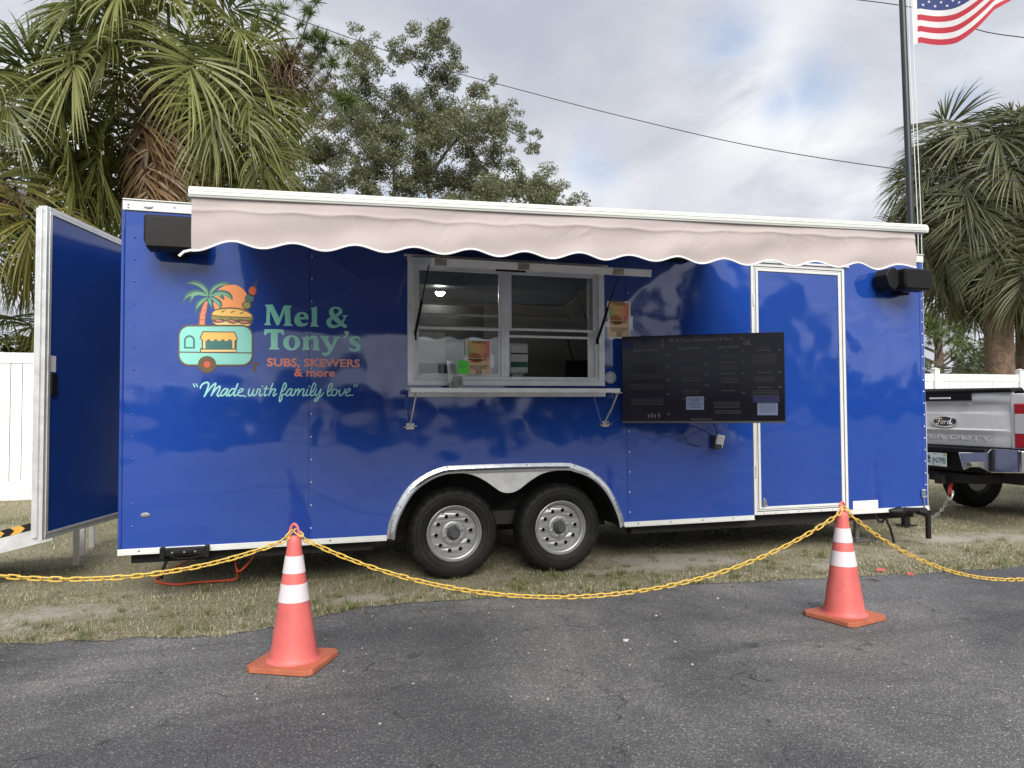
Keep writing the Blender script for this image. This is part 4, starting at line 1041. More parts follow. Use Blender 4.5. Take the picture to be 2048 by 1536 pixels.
st(Z2, [(390,258),(342,245),(285,302),(252,376),(277,405),(332,370),(388,262)], 29); st(Z2, [(400,252),(362,368),(382,405),(428,378)], 29)
st(Z2, [(468,252),(422,402)], 29); st(Z2, [(430,385),(500,268),(543,252),(543,290),(512,400)], 29); st(Z2, [(520,378),(590,272),(638,250),(662,272),(632,368),(652,405),(702,374)], 29)
st(Z2, [(746,252),(708,358),(726,402),(772,380)], 29); st(Z2, [(778,188),(784,190)], 38)
st(Z2, [(772,385),(860,300),(925,182),(906,122),(872,138),(826,252),(802,368),(830,404),(892,366)], 29)
st(Z2, [(946,252),(912,340),(922,395),(968,382),(1040,255)], 29); st(Z2, [(1056,248),(1002,420),(950,518),(906,528),(902,495),(962,450),(1050,410),(1105,332)], 28)
st(Z2, [(1198,330),(1270,262),(1303,162),(1284,122),(1250,142),(1207,262),(1192,370),(1222,404),(1290,370)], 29)
st(Z2, [(1392,254),(1332,262),(1292,330),(1302,390),(1350,400),(1402,350),(1414,285),(1392,254)], 28); st(Z2, [(1402,272),(1438,300),(1472,298)], 24)
st(Z2, [(1482,258),(1462,350),(1478,402),(1522,384),(1582,302),(1588,245)], 28)
st(Z2, [(1602,350),(1672,318),(1713,270),(1694,242),(1650,262),(1607,330),(1613,388),(1660,404),(1702,390),(1780,395)], 25)
st(Z2, [(1812,148),(1800,203)], 26); st(Z2, [(1872,145),(1852,203)], 26)
mb.build('slogan_lettering', M['script'], TR, fix=False)
# ---- picture: caravan, palm, sun, sandwich, skewer
PIC = MB(); pmats = ['orange','leaf_d','leaf_l','coral','brown_ink','yellow','olive','pink','cream','coral_red','teal_dark','teal_light']
def L(m, poly, lay, fn=Z4, holes=()):
    PIC.mi = pmats.index(m); PIC.flat(poly, holes, d=-.0006-.00035*lay, fn=fn)
def Rb(m, pts, w, lay, fn=Z4):
    PIC.mi = pmats.index(m); ribbon(PIC, fn, pts, w, -.0006-.00035*lay, -.0006-.00035*lay-.0001, 6)
L('orange', [(1350+425*math.cos(a), 590+425*math.sin(a)) for a in np.linspace(R(-205), R(25), 40)], 0)
# palm
L('brown_ink', [(700,560),(805,560),(780,760),(755,900),(740,1160),(545,1160),(575,900),(640,680)], 1)
L('coral', [(728,575),(790,575),(758,760),(725,900),(708,1160),(585,1160),(612,900),(675,690)], 2)
for (a, b) in (((705,655),(765,690)), ((668,775),(732,790)), ((632,900),(722,908)), ((605,1012),(712,1020))): Rb('brown_ink', [a, ((a[0]+b[0])/2, (a[1]+b[1])/2), b], [12, 12, 12], 3)
fr = [([(805,450),(745,300),(620,185),(450,118),(240,158)], [40,105,130,100,8]), ([(830,450),(900,290),(1040,185),(1200,140),(1390,175)], [40,100,115,85,8]), ([(800,455),(650,385),(470,355),(300,430),(172,635)], [40,115,120,95,8]),
      ([(440,400),(400,500),(365,625)], [95,85,6]), ([(830,455),(1000,385),(1180,365),(1320,440),(1390,552)], [40,110,120,110,8]), ([(1080,420),(1150,480),(1182,545)], [90,80,6]), ([(790,485),(680,540),(560,650),(490,880)], [40,100,120,8]), ([(815,480),(960,530),(1070,620),(1105,745)], [40,110,130,30]), ([(800,490),(835,590),(900,780)], [50,110,10])]
for p, w in fr: Rb('leaf_d', p, w, 4)
inn = [([(805,450),(730,310),(620,205),(470,145),(350,140)], [14,55,62,45,5]), ([(835,450),(905,310),(1040,205),(1170,165),(1280,160)], [14,50,55,38,5]), ([(790,450),(650,400),(480,380),(330,440),(235,510)], [14,70,60,35,5]), ([(560,395),(440,430),(395,535)], [60,55,5]), ([(840,455),(1000,400),(1150,385),(1270,430),(1365,520)], [14,60,62,50,5]), ([(980,415),(1060,430),(1120,460)], [55,40,5]), ([(790,490),(690,545),(590,640),(508,755)], [14,55,58,5]), ([(825,485),(950,540),(1050,630),(1095,725)], [14,55,58,10]), ([(805,495),(845,590),(895,690)], [14,52,5])]
for p, w in inn: Rb('leaf_l', p, w, 5)
# sandwich
L('brown_ink', smooth([(870,905),(900,840),(1010,760),(1180,728),(1400,722),(1640,760),(1800,835),(1880,930),(1880,1040),(1830,1150),(1730,1195),(1300,1190),(1000,1165),(910,1090),(872,1000)]), 6)
L('yellow', smooth([(893,880),(960,810),(1150,768),(1400,762),(1620,795),(1780,860),(1858,930),(1780,950),(1500,945),(1250,935),(1060,920),(930,905)]), 7)
for (x, y) in ((1140, 835), (1365, 850), (1590, 875)): Rb('brown_ink', [(x-15, y+5), (x+35, y-30), (x+95, y-55)], [34, 22, 6], 8)
L('olive', smooth([(890,935),(1050,945),(1300,965),(1600,975),(1850,965),(1845,1015),(1700,1030),(1560,1005),(1450,1025),(1330,985),(1230,1040),(1100,985),(980,1020),(890,1000)]), 7)
for p in ([(975,1045),(1040,1015),(1150,1045),(1060,1070)], [(1280,1035),(1340,1020),(1470,1065),(1400,1090)], [(1565,1070),(1620,1050),(1800,1080),(1650,1098)]): L('pink', smooth(p), 7)
L('cream', smooth([(905,1070),(1000,1100),(1130,1090),(1230,1062),(1330,1105),(1420,1118),(1520,1090),(1620,1128),(1800,1125),(1745,1165),(1300,1160),(1020,1140)]), 7)
# skewer
Rb('brown_ink', [(1985,60),(1940,180),(1780,700)], [26, 30, 30], 6)
for (x, y, w, h, m) in ((1868, 325, 82, 100, 'coral_red'), (1792, 510, 88, 84, 'teal_dark'), (1728, 668, 88, 82, 'olive')):
    L('brown_ink', smooth(ell(x, y, w*1.28, h*1.25, 10, .15), 3), 8); L(m, smooth([(x-w*.78,y-h*.6),(x-w*.3,y-h*.95),(x+w*.6,y-h*.85),(x+w*.95,y-h*.3),(x+w*.75,y+h*.75),(x+w*.2,y+h*.98),(x-w*.7,y+h*.7),(x-w*.98,y)]), 9)
def rrect(x0, x1, y0, y1, r, n=6):
    out = []
    for (cx, cy, a0) in ((x1-r, y1-r, 0), (x0+r, y1-r, 90), (x0+r, y0+r, 180), (x1-r, y0+r, 270)):
        out += [(cx+r*math.cos(R(a0+90*i/n)), cy+r*math.sin(R(a0+90*i/n))) for i in range(n+1)]
    return out
L('brown_ink', rrect(83, 852, 562, 985, 112), 9, ZL); L('teal_light', rrect(99, 836, 580, 968, 98), 10, ZL)
L('brown_ink', [(99,836),(836,845),(836,857),(99,848)], 11, ZL)
L('brown_ink', [(835,948),(925,948),(925,966),(883,966),(883,1040),(855,1040),(855,966),(835,966)], 9, ZL)
L('brown_ink', ell(380, 968, 94, 86), 12, ZL); L('coral_red', ell(380, 968, 34, 33), 13, ZL)
arch = lambda x0, x1, y0, y1: [(x0, y1), (x1, y1)]+[((x0+x1)/2+(x1-x0)/2*math.cos(a), y0+(x1-x0)/2+(x1-x0)/2*math.sin(a)*-1) for a in np.linspace(0, PI, 14)]
L('teal_dark', arch(143, 256, 668, 806), 11, ZL); L('teal_light', arch(162, 236, 688, 790), 12, ZL)
L('brown_ink', [(334,628),(664,632),(695,700),(684,735),(684,842),(309,842),(309,800),(326,800),(326,722),(303,698)], 11, ZL)
L('teal_dark', [(362,722),(636,722),(636,812),(362,812)], 12, ZL)
L('cream', [(341,722),(362,722),(362,805),(341,805)], 12, ZL); L('cream', [(640,722),(660,722),(660,805),(640,805)], 12, ZL); L('cream', [(320,818),(676,818),(676,838),(320,838)], 12, ZL)
sc_ = [(342,640),(656,642),(685,702)]+[(685-360*t, 704+26*abs(math.sin(t*5*PI))) for t in np.linspace(0.02, .98, 40)]+[(316,700)]
L('yellow', sc_, 13, ZL)
pic = PIC.build('logo_picture', [M[m] for m in pmats], TR, fix=False)

# ================================================================ AWNING
AW = thing('awning', (2.6, -1.0, 2.5), 'long off-white awning with pinkish scalloped valance rolled out over the serving window', 'awning')
A0 = Vector((.66, -2.05, 2.268)); A1 = Vector((4.575, -2.21, 2.326))     # front bar axis
au = (A1-A0); AL = au.length; au.normalize()
an = Vector((-au.y, au.x, 0)).normalized()      # towards the trailer
if an.y < 0: an = -an
prof = [(-.035, -.022), (-.040, -.005), (-.036, .012), (-.024, .026), (-.004, .032), (.018, .028), (.034, .014), (.036, -.008), (.026, -.020), (.0, -.024)]
mb = MB()
mb.prism(prof, (), -.005, AL+.015, fn=lambda a, b, d: tuple(A0+au*d+an*a+Vector((0, 0, b))))
bar = mb.build('front_bar', M['awning_white'], AW, smooth=True, angle=30)
mb = MB()
for b in (-.012, .004, .017): mb.tube([A0+an*-.0405+Vector((0, 0, b)) if b < .01 else A0+an*-.034+Vector((0, 0, b)), (A1+an*-.0405+Vector((0, 0, b))) if b < .01 else A1+an*-.034+Vector((0, 0, b))], .0010, 4)
mb.build('bar_groove', M['white_trim'], AW)
mb = MB(); mb.box(-.004, .004, -.0, .001, 0, .001)
J = A0+au*(AL*.60)
mb = MB(); mb.prism([(p[0]*1.02, p[1]*1.02) for p in prof], (), 0, .006, fn=lambda a, b, d: tuple(J+au*d+an*a+Vector((0, 0, b)))); mb.build('bar_joint', M['white_trim'], AW)
# valance with scallops
VLn = AL-.075; per = VLn/14.0
CQ = random.Random(12)
CREASE = [(CQ.uniform(.1, 3.8), CQ.uniform(.05, .75), CQ.choice((1.35, 1.1, -1.2, -.9, .5, -.4))+CQ.uniform(-.2, .2), CQ.uniform(.03, .12), CQ.choice((-1, 1))*CQ.uniform(.0012, .003)) for _ in range(46)]
def val(u, v):
    s = u*VLn; q = .5-.5*math.cos(2*PI*(s/per+.42))
    hb_ = .186+.030*q
    edge_l = max(0, 1-u*20)*.02-max(0, (u-.975)*40)*.012
    z = -.022-v*(hb_+edge_l)
    yy = -.006+.009*math.sin(s*9+1.5*v+math.sin(s*3.3)*2)*v+.004*math.sin(s*17+4*v)*v*(1-v*.3)+.004*math.sin(s*5.1+v*7)
    vc = .24+.05*math.sin(s*1.3)+.02*math.sin(s*6.1); yy -= .008*math.exp(-abs(v-vc)/.045)
    for (cs, cv, ca, cl, am) in CREASE:
        dx_, dy_ = s-cs, (v-cv)*.2
        al = dx_*math.cos(ca)+dy_*math.sin(ca); ac = -dx_*math.sin(ca)+dy_*math.cos(ca)
        yy += am*math.exp(-abs(ac)/.006)*max(0, 1-abs(al)/cl)   # seam fold under the bar
    p = A0+au*(s+.006)+an*(-.018+yy)+Vector((0, 0, z))
    return tuple(p)
mb = MB(); mb.grid(val, 700, 36)
vl = mb.build('valance', M['fabric'], AW, smooth=True, angle=180, fix=False)
mb = MB(); mb.tube([Vector(val(i/280, 1.0))+Vector((0, 0, -.002)) for i in range(281)], .0046, 6)
mb.tube([Vector(val(0, 1.0)), Vector(val(0, 1.0))-au*.03+Vector((0, 0, -.008)), Vector(val(0, 1.0))-au*.05+Vector((0, 0, -.028))], .006, 6)
mb.build('edge_binding', M['white_edge'], AW, smooth=True)
# sloping fabric, roller case, folding arms
W0 = Vector((.66, -.10, 2.80)); W1 = Vector((4.56, -.10, 2.80))
def fab(u, v):
    p = (A0+au*.006).lerp(A1-au*.05, u).lerp(W0.lerp(W1, u), v); s = .035*math.sin(PI*v)
    return tuple(p+Vector((0, 0, .02*(1-v)-s)))
MB().grid(fab, 40, 12).build('canopy_fabric', M['fabric'], AW, smooth=True, angle=180, fix=False)
mb = MB(); mb.prism([(-.16, 2.752), (-.165, 2.80), (-.13, 2.83), (-.06, 2.835), (-.02, 2.80), (-.025, 2.758)], (), .60, 4.64, fn=lambda a, b, d: (d, a, b)); mb.build('roller_case', M['awning_white'], AW, smooth=True, angle=30)
for (xa, sg) in ((1.05, 1), (4.15, -1)):
    sh = Vector((xa, -.13, 2.70)); fr_ = A0.lerp(A1, (xa-.66)/3.9)+Vector((0, .05, -.01)); el_ = sh.lerp(fr_, .5)+Vector((sg*.62, 0, 0))
    mb = MB(); mb.tube([sh, el_], .022, 8); mb.tube([el_, fr_], .018, 8); mb.cyl(el_+Vector((0, 0, -.03)), el_+Vector((0, 0, .03)), .03, n=10); mb.box(xa-.05, xa+.05, -.14, -.03, 2.66, 2.755)
    mb.build('folding_arm', M['awning_white'], AW, smooth=True)
# porch light under the awning
mb = MB(); mb.prism([(4.07, 2.545), (4.34, 2.545), (4.33, 2.575), (4.08, 2.575)], (), -.10, -.001); tag(mb.build('porch_light', M['black'], None, bevel=.008), 'flat dark porch light on the trailer side, left of the side door top', 'light')

# ================================================================ MENU SCREEN on a swivel arm
SC = thing('menu_screen', (4.3, -.2, 1.19), 'large black menu screen swung out on an arm between window and side door', 'screen')
p0 = Vector((3.68, -.086, 1.186)); p1 = Vector((4.735, -.755, 1.186)); su = (p1-p0); SL = su.length; su.normalize(); sn = Vector((su.y, -su.x, 0))
if sn.y > 0: sn = -sn
TM = Matrix(((su.x, sn.x, 0, p0.x), (su.y, sn.y, 0, p0.y), (0, 0, 1, p0.z), (0, 0, 0, 1)))
SH = .702
def sfn(a, b, d): return tuple(TM @ Vector((a, d, b)))
M['screen'] = pm('screen_glass', (.004, .004, .005), .10, var=.05, ior=1.33, emit=(.25, .25, .42), es=.006)
MB().box(0, SL, -.045, -.0065, 0, SH, T=TM).build('screen_case', M['black'], SC, bevel=.004)
MB().box(.006, SL-.006, -.006, -.001, .016, SH-.006, T=TM).build('display', M['screen'], SC)
mb = MB(); mb.box(.0, SL, -.006, .001, .0, .0155, T=TM); mb.build('bezel', M['cap'], SC)
M['menu_txt'] = pm('menu_text', (.06, .06, .065), .4, emit=(.6, .6, .66), es=.016)
M['menu_dim'] = pm('menu_small_text', (.034, .034, .038), .4, emit=(.6, .6, .7), es=.004)
M['menu_box'] = pm('menu_box', (.10, .12, .17), .3, emit=(.35, .45, .8), es=.03)
M['menu_blue'] = pm('menu_blue_panel', (.01, .01, .05), .3, emit=(.1, .1, .9), es=.004)
M['menu_food'] = pm('menu_picture', (.05, .045, .035), .5, emit=(.5, .45, .35), es=.01)
hd = MB(); dm = MB()
def tx(s, u, v, h, big=True, align='CENTER', width=None): text_mb(hd if big else dm, s, u*SL, (1-v)*SH, h, .0012, fn=sfn, align=align, weight=.0, width=width)
tx("Mel & Tony's Subs Skewers & More", .50, .075, .024)
dm.box(.38*SL, .63*SL, .0003, .0007, (1-.098)*SH, (1-.098)*SH+.0018, T=TM)
tx('Signature Sandwich', .155, .175, .017); tx('Signature Skewers', .435, .165, .017); tx('SIDES & MORE', .67, .165, .018); tx('Kids Menu', .885, .17, .013, False)
for v, s in ((.235, '$14'), (.365, '$14'), (.515, '$14'), (.68, '$12'), (.91, '$2')): tx(s, .295, v, .014)
for v, s in ((.21, '$14'), (.345, '$12'), (.465, '$12'), (.585, '$16')): tx(s, .535, v, .014)
for v, s in ((.205, '$5'), (.33, '$6'), (.455, '$4'), (.67, '$10')): tx(s, .755, v, .013)
for v, s in ((.205, '$8'), (.45, '$8'), (.615, '$9')): tx(s, .97, v, .012)
for u, v, s in ((.655, .21, 'Fries'), (.66, .33, 'Mac & Cheese'), (.665, .452, 'Sweet Potato Fries'), (.665, .645, 'Chicken Tenders'), (.875, .2, 'Mini Cheese Dog'), (.88, .45, 'Chicken & Fries'), (.88, .613, 'Burger & Fries')): tx(s, u, v, .0105)
tx('Ask us about our daily specials!', .455, .735, .010)
tx('Made with family love', .50, .965, .013); tx('Order online', .055, .835, .009, False)
q = np.random.default_rng(3)
for (u0, u1, v0, v1, nl) in ((.05, .27, .255, .31, 3), (.04, .27, .43, .50, 4), (.035, .27, .55, .62, 4), (.04, .28, .72, .80, 5), (.37, .51, .235, .29, 3), (.37, .50, .37, .42, 3), (.37, .51, .485, .535, 3), (.375, .50, .62, .68, 3), (.60, .73, .235, .275, 2), (.60, .73, .36, .41, 3), (.61, .73, .50, .56, 4), (.57, .74, .76, .84, 5), (.58, .74, .86, .90, 3), (.80, .96, .24, .36, 6), (.81, .95, .49, .55, 3), (.80, .97, .64, .71, 4), (.83, .95, .77, .79, 2)):
    for i in range(nl):
        v = v0+(v1-v0)*(i+.5)/nl; ind = q.uniform(0, .10)*(u1-u0); uu = u0+ind
        while uu < u1-ind-.004:
            wl = q.uniform(.006, .02); ue = min(uu+wl, u1-ind)
            dm.box(uu*SL, ue*SL, .0003, .0007, (1-v)*SH, (1-v)*SH+.0042, T=TM); uu = ue+.0035
hd.build('menu_heading', M['menu_txt'], SC, fix=False); o = dm.build('menu_small_print', M['menu_dim'], SC, fix=False); o['kind'] = 'stuff'
bx = MB().box(.405*SL, .515*SL, .0003, .0007, .105, .21, T=TM).build('advisory_box', M['menu_box'], SC); bx = MB().box(.835*SL, .955*SL, .0003, .0007, .06, .155, T=TM).build('advisory_box', M['menu_box'], SC)
mb = MB(); text_mb(mb, 'CONSUMER', .46*SL, .186, .010, .0012, fn=sfn, weight=.02); text_mb(mb, 'ADVISORY', .46*SL, .170, .010, .0012, fn=sfn, weight=.02)
for i in range(4): mb.box((.415+.004*i)*SL, (.505-.003*i)*SL, .0009, .0012, .155-i*.011, .158-i*.011, T=TM); mb.box((.845+.003*i)*SL, (.945-.004*(i % 2))*SL, .0009, .0012, .138-i*.016, .141-i*.016, T=TM)
mb.build('advisory_text', M['navy'], SC, fix=False)
MB().box(.81*SL, .965*SL, .0002, .0005, .16, .21, T=TM).build('highlight_panel', M['menu_blue'], SC); MB().box(.01*SL, .075*SL, .0002, .0005, .60, .66, T=TM).build('highlight_panel', M['menu_blue'], SC)
mb = MB()
# small pictures along the head of the menu: sandwich caravan, skewer, drinks
def sm(poly): mb.flat([(a*SL, b*SH) for a, b in poly], d=.0011, fn=sfn)
sm([(.248,.865),(.275,.865),(.275,.905),(.248,.905)]); sm([(.252,.915),(.272,.912),(.270,.94),(.256,.945)]); sm([(.249,.945),(.262,.975),(.276,.95),(.262,.958)])
for k in range(4): sm([(.735+.014*k,.965-.022*k),(.75+.014*k,.955-.022*k),(.765+.014*k,.925-.022*k),(.748+.014*k,.93-.022*k)])
sm([(.75,.885),(.775,.865),(.797,.89),(.795,.93),(.785,.905),(.77,.89)])
mb.build('menu_picture', M['menu_food'], SC, fix=False)['kind'] = 'stuff'; mb = MB()
for k, u in enumerate((.165, .185, .205, .23)): sm([(u,.06),(u+.01,.06),(u+.012,.10+.01*(k % 2)),(u-.002,.10+.01*(k % 2))])
mb.build('menu_picture', M['menu_food'], SC, fix=False)['kind'] = 'stuff'
mb = MB()
mb.box(3.86, 4.10, -.02, -.001, 1.40, 1.70); mid = TM @ Vector((SL*.5, -.05, SH*.5)); mb.tube([(3.98, -.02, 1.54), (4.32, -.10, 1.54), tuple(mid)], .022, 8)
mb.box(SL*.38, SL*.62, -.06, -.0455, SH*.3, SH*.7, T=TM); mb.build('swivel_arm', M['black'], SC)
mb = MB(); mb.tube([tuple(TM @ Vector((SL*.55, -.03, .02))), (4.50, -.16, 1.14), (4.575, -.06, 1.08), (4.60, -.05, 1.03)], .005, 6); mb.tube([tuple(TM @ Vector((SL*.42, -.03, .02))), (4.22, -.10, 1.10), (4.33, -.02, 1.00), (4.44, -.006, .975)], .003, 5); mb.build('power_lead', M['black'], SC, smooth=True)
OB = thing('outlet_box', (4.61, 0, .95), 'grey weatherproof outlet with white cover flipped open below the menu screen', 'outlet')
MB().box(4.555, 4.625, -.055, -.001, .955, 1.07).build('box', M['cap'], OB, bevel=.005)
cv = Matrix.Translation((4.607, -.06, 1.075)) @ Matrix.Rotation(R(8), 4, 'Y') @ Matrix.Rotation(R(12), 4, 'X')
MB().box(-.035, .042, -.012, .0, -.115, .0, T=cv).build('cover', M['white_pl'], OB, bevel=.006)

# ================================================================ POSTERS, STICKER, TIP JAR
def poster(name, x0, x1, z0, z1, y, label):
    P = thing(name, ((x0+x1)/2, y, z0), label, 'poster', 'daily special posters')
    w = x1-x0; h = z1-z0
    MB().box(x0, x1, y-.0012, y, z0, z1).build('sheet', M['paper'], P)
    def S(a, b): return (x0+a*w, z0+b*h)
    # gradient print: many narrow bands of flat colour
    me = MB(); nx_, nz_ = 10, 12
    mats = []
    for i in range(nx_):
        for j in range(nz_):
            me.mi = i*nz_+j; me.add([(S(.08+.84*i/nx_, 0)[0], y-.0016, S(0, .03+.94*j/nz_)[1]), (S(.08+.84*(i+1)/nx_, 0)[0], y-.0016, S(0, .03+.94*j/nz_)[1]), (S(.08+.84*(i+1)/nx_, 0)[0], y-.0016, S(0, .03+.94*(j+1)/nz_)[1]), (S(.08+.84*i/nx_, 0)[0], y-.0016, S(0, .03+.94*(j+1)/nz_)[1])], [(0,1,2,3)])
    me.build('print', POSTER_M, P, fix=False)
    t = MB(); f = lambda a, b, d: (a, y-.0022, b)
    text_mb(t, "TODAY'S", x0+.5*w, S(0, .90)[1], .016*w/.22*1.25, 0, fn=f, weight=.025)
    text_mb(t, '2 SLOPPY JOE SLIDERS,', x0+.5*w, S(0, .245)[1], .012*w/.22, 0, fn=f, weight=.015, width=.76*w)
    text_mb(t, 'FRENCH FRIES &', x0+.5*w, S(0, .185)[1], .013*w/.22, 0, fn=f, weight=.015, width=.62*w); text_mb(t, 'DRINK', x0+.5*w, S(0, .125)[1], .013*w/.22, 0, fn=f, weight=.015); text_mb(t, '$10', x0+.5*w, S(0, .045)[1], .020*w/.22, 0, fn=f, weight=.03)
    t.build('black_lettering', M['ink'], P, fix=False)
    t = MB(); text_mb(t, 'DAILY', x0+.5*w, S(0, .785)[1], .028*w/.22, 0, fn=f, weight=.0); text_mb(t, 'SPECIAL', x0+.5*w, S(0, .67)[1], .026*w/.22, 0, fn=f, weight=.0, width=.64*w)
    t.build('cream_lettering', M['cream'], P, fix=False)
    b = MB(); f2 = lambda a, b_, d: (x0+a*w, y-.0022-d, z0+b_*h)
    b.mi = 0; b.flat(smooth([(.14,.50),(.17,.58),(.28,.62),(.45,.62),(.58,.56),(.62,.49),(.4,.475)]), d=0, fn=f2); b.flat(smooth([(.15,.40),(.35,.35),(.6,.38),(.62,.425),(.4,.41)]), d=0, fn=f2)
    b.mi = 1; b.flat(smooth([(.13,.46),(.35,.455),(.63,.46),(.64,.425),(.4,.40),(.14,.43)]), d=.0004, fn=f2)
    b.mi = 2; b.flat([(.64,.60),(.84,.61),(.82,.48),(.70,.50)], d=0, fn=f2)
    for k in range(6): b.flat([(.62+.035*k,.40),(.645+.035*k,.40),(.70+.03*k,.50-.012*k),(.68+.03*k,.51-.012*k)], d=.0006+.0002*k, fn=f2)
    b.build('food_picture', [M['bun'], M['meat'], M['pink']], P, fix=False)
    for (a0, a1, b0, b1) in ((.15, .85, .97, 1.05), (-.08, .10, .28, .55), (.92, 1.08, .22, .60), (.05, .6, -.05, .02)): MB().box(x0+a0*w, x0+a1*w, y-.0030, y-.0028, z0+b0*h, z0+b1*h).build('tape', M['clear_tape'], P)
    return P
POSTER_M = []
for i in range(10):
    for j in range(12):
        u = i/9; v = j/11
        tan = np.array((.66, .47, .29)); red = np.array((.58, .15, .11)); grn = np.array((.12, .36, .15)); org = np.array((.60, .36, .12))
        c = tan
        if v > .42:
            g_ = max(0, 1-abs(v-.6)*2.6)*max(0, 1-u*2.0); r_ = max(0, (u-.35)/.65); c = org*(1-r_)+red*r_; c = c*(1-g_)+grn*g_
            k = min(1, (v-.42)*6); c = tan*(1-k)+c*k
        POSTER_M.append(pm('poster_print', tuple(np.minimum(c*1.35, .9)), .5, var=.04, vs=30))
M['clear_tape'] = glass('clear_tape', (.93, .94, .95), 1.6)
poster('special_poster', 3.592, 3.805, 1.885, 2.188, -.002, 'daily special poster taped to the blue wall above the menu screen')
poster('special_poster', 2.400, 2.612, 1.568, 1.846, .022, 'daily special poster taped inside the lower left serving window pane')
o = MB().lathe([(.0001, .0015), (.048, .0015), (.05, 0)], lambda r, a, h: (3.619+r*math.cos(a), -.0005-h, 1.559+r*math.sin(a)), 32).build('round_sticker', [pm('sticker_silver', (.36, .40, .43), .45, .3, var=.1)], None)
tag(o, 'round grey sticker on the blue wall right of the window', 'sticker')
mb = MB(); f = lambda a, b, d: (a, -.0022, b)
text_mb(mb, '#1', 3.619, 1.572, .016, 0, fn=f, weight=.02); text_mb(mb, 'RUN BY', 3.619, 1.553, .010, 0, fn=f, weight=.01); mb.box(3.60, 3.638, -.0026, -.0021, 1.532, 1.540); mb.build('sticker_print', M['white_pl'], o, fix=False)
TJ = thing('tip_jar', (2.285, -.14, 1.461), 'clear ribbed plastic tip cup with banknotes inside on the window counter', 'tip jar')
mb = MB(); nn = 64
mb.lathe([(.046, .0), (.047, .01), (.055, .10), (.064, .205), (.066, .212)], lambda r, a, h: (2.285+(r+.0016*math.cos(a*24))*math.cos(a), -.14+(r+.0016*math.cos(a*24))*math.sin(a), 1.462+h), 144)
mb.lathe([(.0005, .002), (.046, .002)], lambda r, a, h: (2.285+r*math.cos(a), -.14+r*math.sin(a), 1.462+h), 32)
mb.build('cup', M['clear_pl'], TJ, smooth=True, angle=80)
mb = MB(); mb.grid(lambda u, v: (2.275+.066*u-.01*v, -.165+.006*math.sin(6*u)+.02*v, 1.468+.075*v+.01*u), 8, 4); mb.grid(lambda u, v: (2.25+.06*u, -.15+.02*u, 1.466+.05*v-.008*u), 6, 3)
mb.build('banknote', M['bill'], TJ, solid=.001)
NOTE = MB(); NOTE.grid(lambda u, v: (2.282+.092*u+.004*v, -.212+.02*u*u-.004*(1-v)*u, 1.570+.098*v-.006*u), 8, 6)
note = NOTE.build('sticky_note', M['lime'], None, solid=.0012); tag(note, 'bright green sticky note reading Tips on the clear cup', 'sticky note')
mb = MB(); f = lambda a, b, d: (a, -.2145+.02*((a-2.282)/.092)**2, b)
ribbon(mb, lambda a, b, d: (2.282+.092*a, -.2142+.02*a*a, 1.570+.098*b), [(.22,.60),(.40,.66)], [.035,.035], 0, 0); ribbon(mb, lambda a, b, d: (2.282+.092*a, -.2144+.02*a*a, 1.570+.098*b), [(.36,.66),(.28,.40)], [.03,.03], 0, 0)
ribbon(mb, lambda a, b, d: (2.282+.092*a, -.2142+.02*a*a, 1.570+.098*b), [(.45,.54),(.43,.40)], [.03,.03], 0, 0); ribbon(mb, lambda a, b, d: (2.282+.092*a, -.2142+.02*a*a, 1.570+.098*b), [(.56,.54),(.51,.28)], [.03,.03], 0, 0)
ribbon(mb, lambda a, b, d: (2.282+.092*a, -.2144+.02*a*a, 1.570+.098*b), [(.55,.54),(.63,.52),(.61,.44),(.53,.42)], [.03]*4, 0, 0); ribbon(mb, lambda a, b, d: (2.282+.092*a, -.2142+.02*a*a, 1.570+.098*b), [(.77,.53),(.69,.50),(.76,.44),(.68,.40)], [.03]*4, 0, 0)
mb.build('handwriting', M['teal_dark'], note, fix=False)

# ================================================================ SPEAKERS
def speaker(x0, x1, z0, z1, label, flip=1):
    S = thing('outdoor_speaker', ((x0+x1)/2, -.1, z0), label, 'speaker', 'black outdoor speakers')
    cx = (x0+x1)/2; w = (x1-x0)/2; h = z1-z0
    secs = [(-.055, .80, .06, .90), (-.12, 1.0, .0, 1.0), (-.25, .99, .0, 1.0), (-.268, .95, .04, .95)]
    vs = []
    for (y, sx, b, t) in secs:
        vs += [(cx-w*sx*.90, y, z0+h*b), (cx+w*sx*.90, y, z0+h*b), (cx+w*sx, y, z0+h*(b+.25)), (cx+w*sx, y, z0+h*(t-.12)), (cx+w*sx*.97, y, z0+h*t), (cx-w*sx*.97, y, z0+h*t), (cx-w*sx, y, z0+h*(t-.12)), (cx-w*sx, y, z0+h*(b+.25))]
    fs = [tuple(range(7, -1, -1)), tuple(range(24, 32))]
    for i in range(3):
        for j in range(8): fs.append((i*8+j, i*8+(j+1) % 8, (i+1)*8+(j+1) % 8, (i+1)*8+j))
    mb = MB(); mb.add(vs, fs); mb.build('cabinet', M['black'], S, bevel=.008)
    g = MB(); g.box(cx-w*.92, cx+w*.92, -.273, -.2685, z0+h*.07, z0+h*.92); g.build('grille', M['black'], S)
    b = MB(); b.box(cx-.035, cx+.035, -.05, -.001, z0-.02, z1-.04); b.tube([(cx-.04, -.03, z0-.01), (cx-.04, -.10, z0-.012), (cx+.04, -.10, z0-.012), (cx+.04, -.03, z0-.01)], .012, 6); b.build('bracket', M['black'], S)
    return S
speaker(.165, .565, 2.375, 2.60, "black outdoor speaker high on the wall at the rear end, beside the awning")
S2 = speaker(6.40, 6.715, 2.37, 2.56, 'black outdoor speaker high on the wall at the front end, right of the side door')
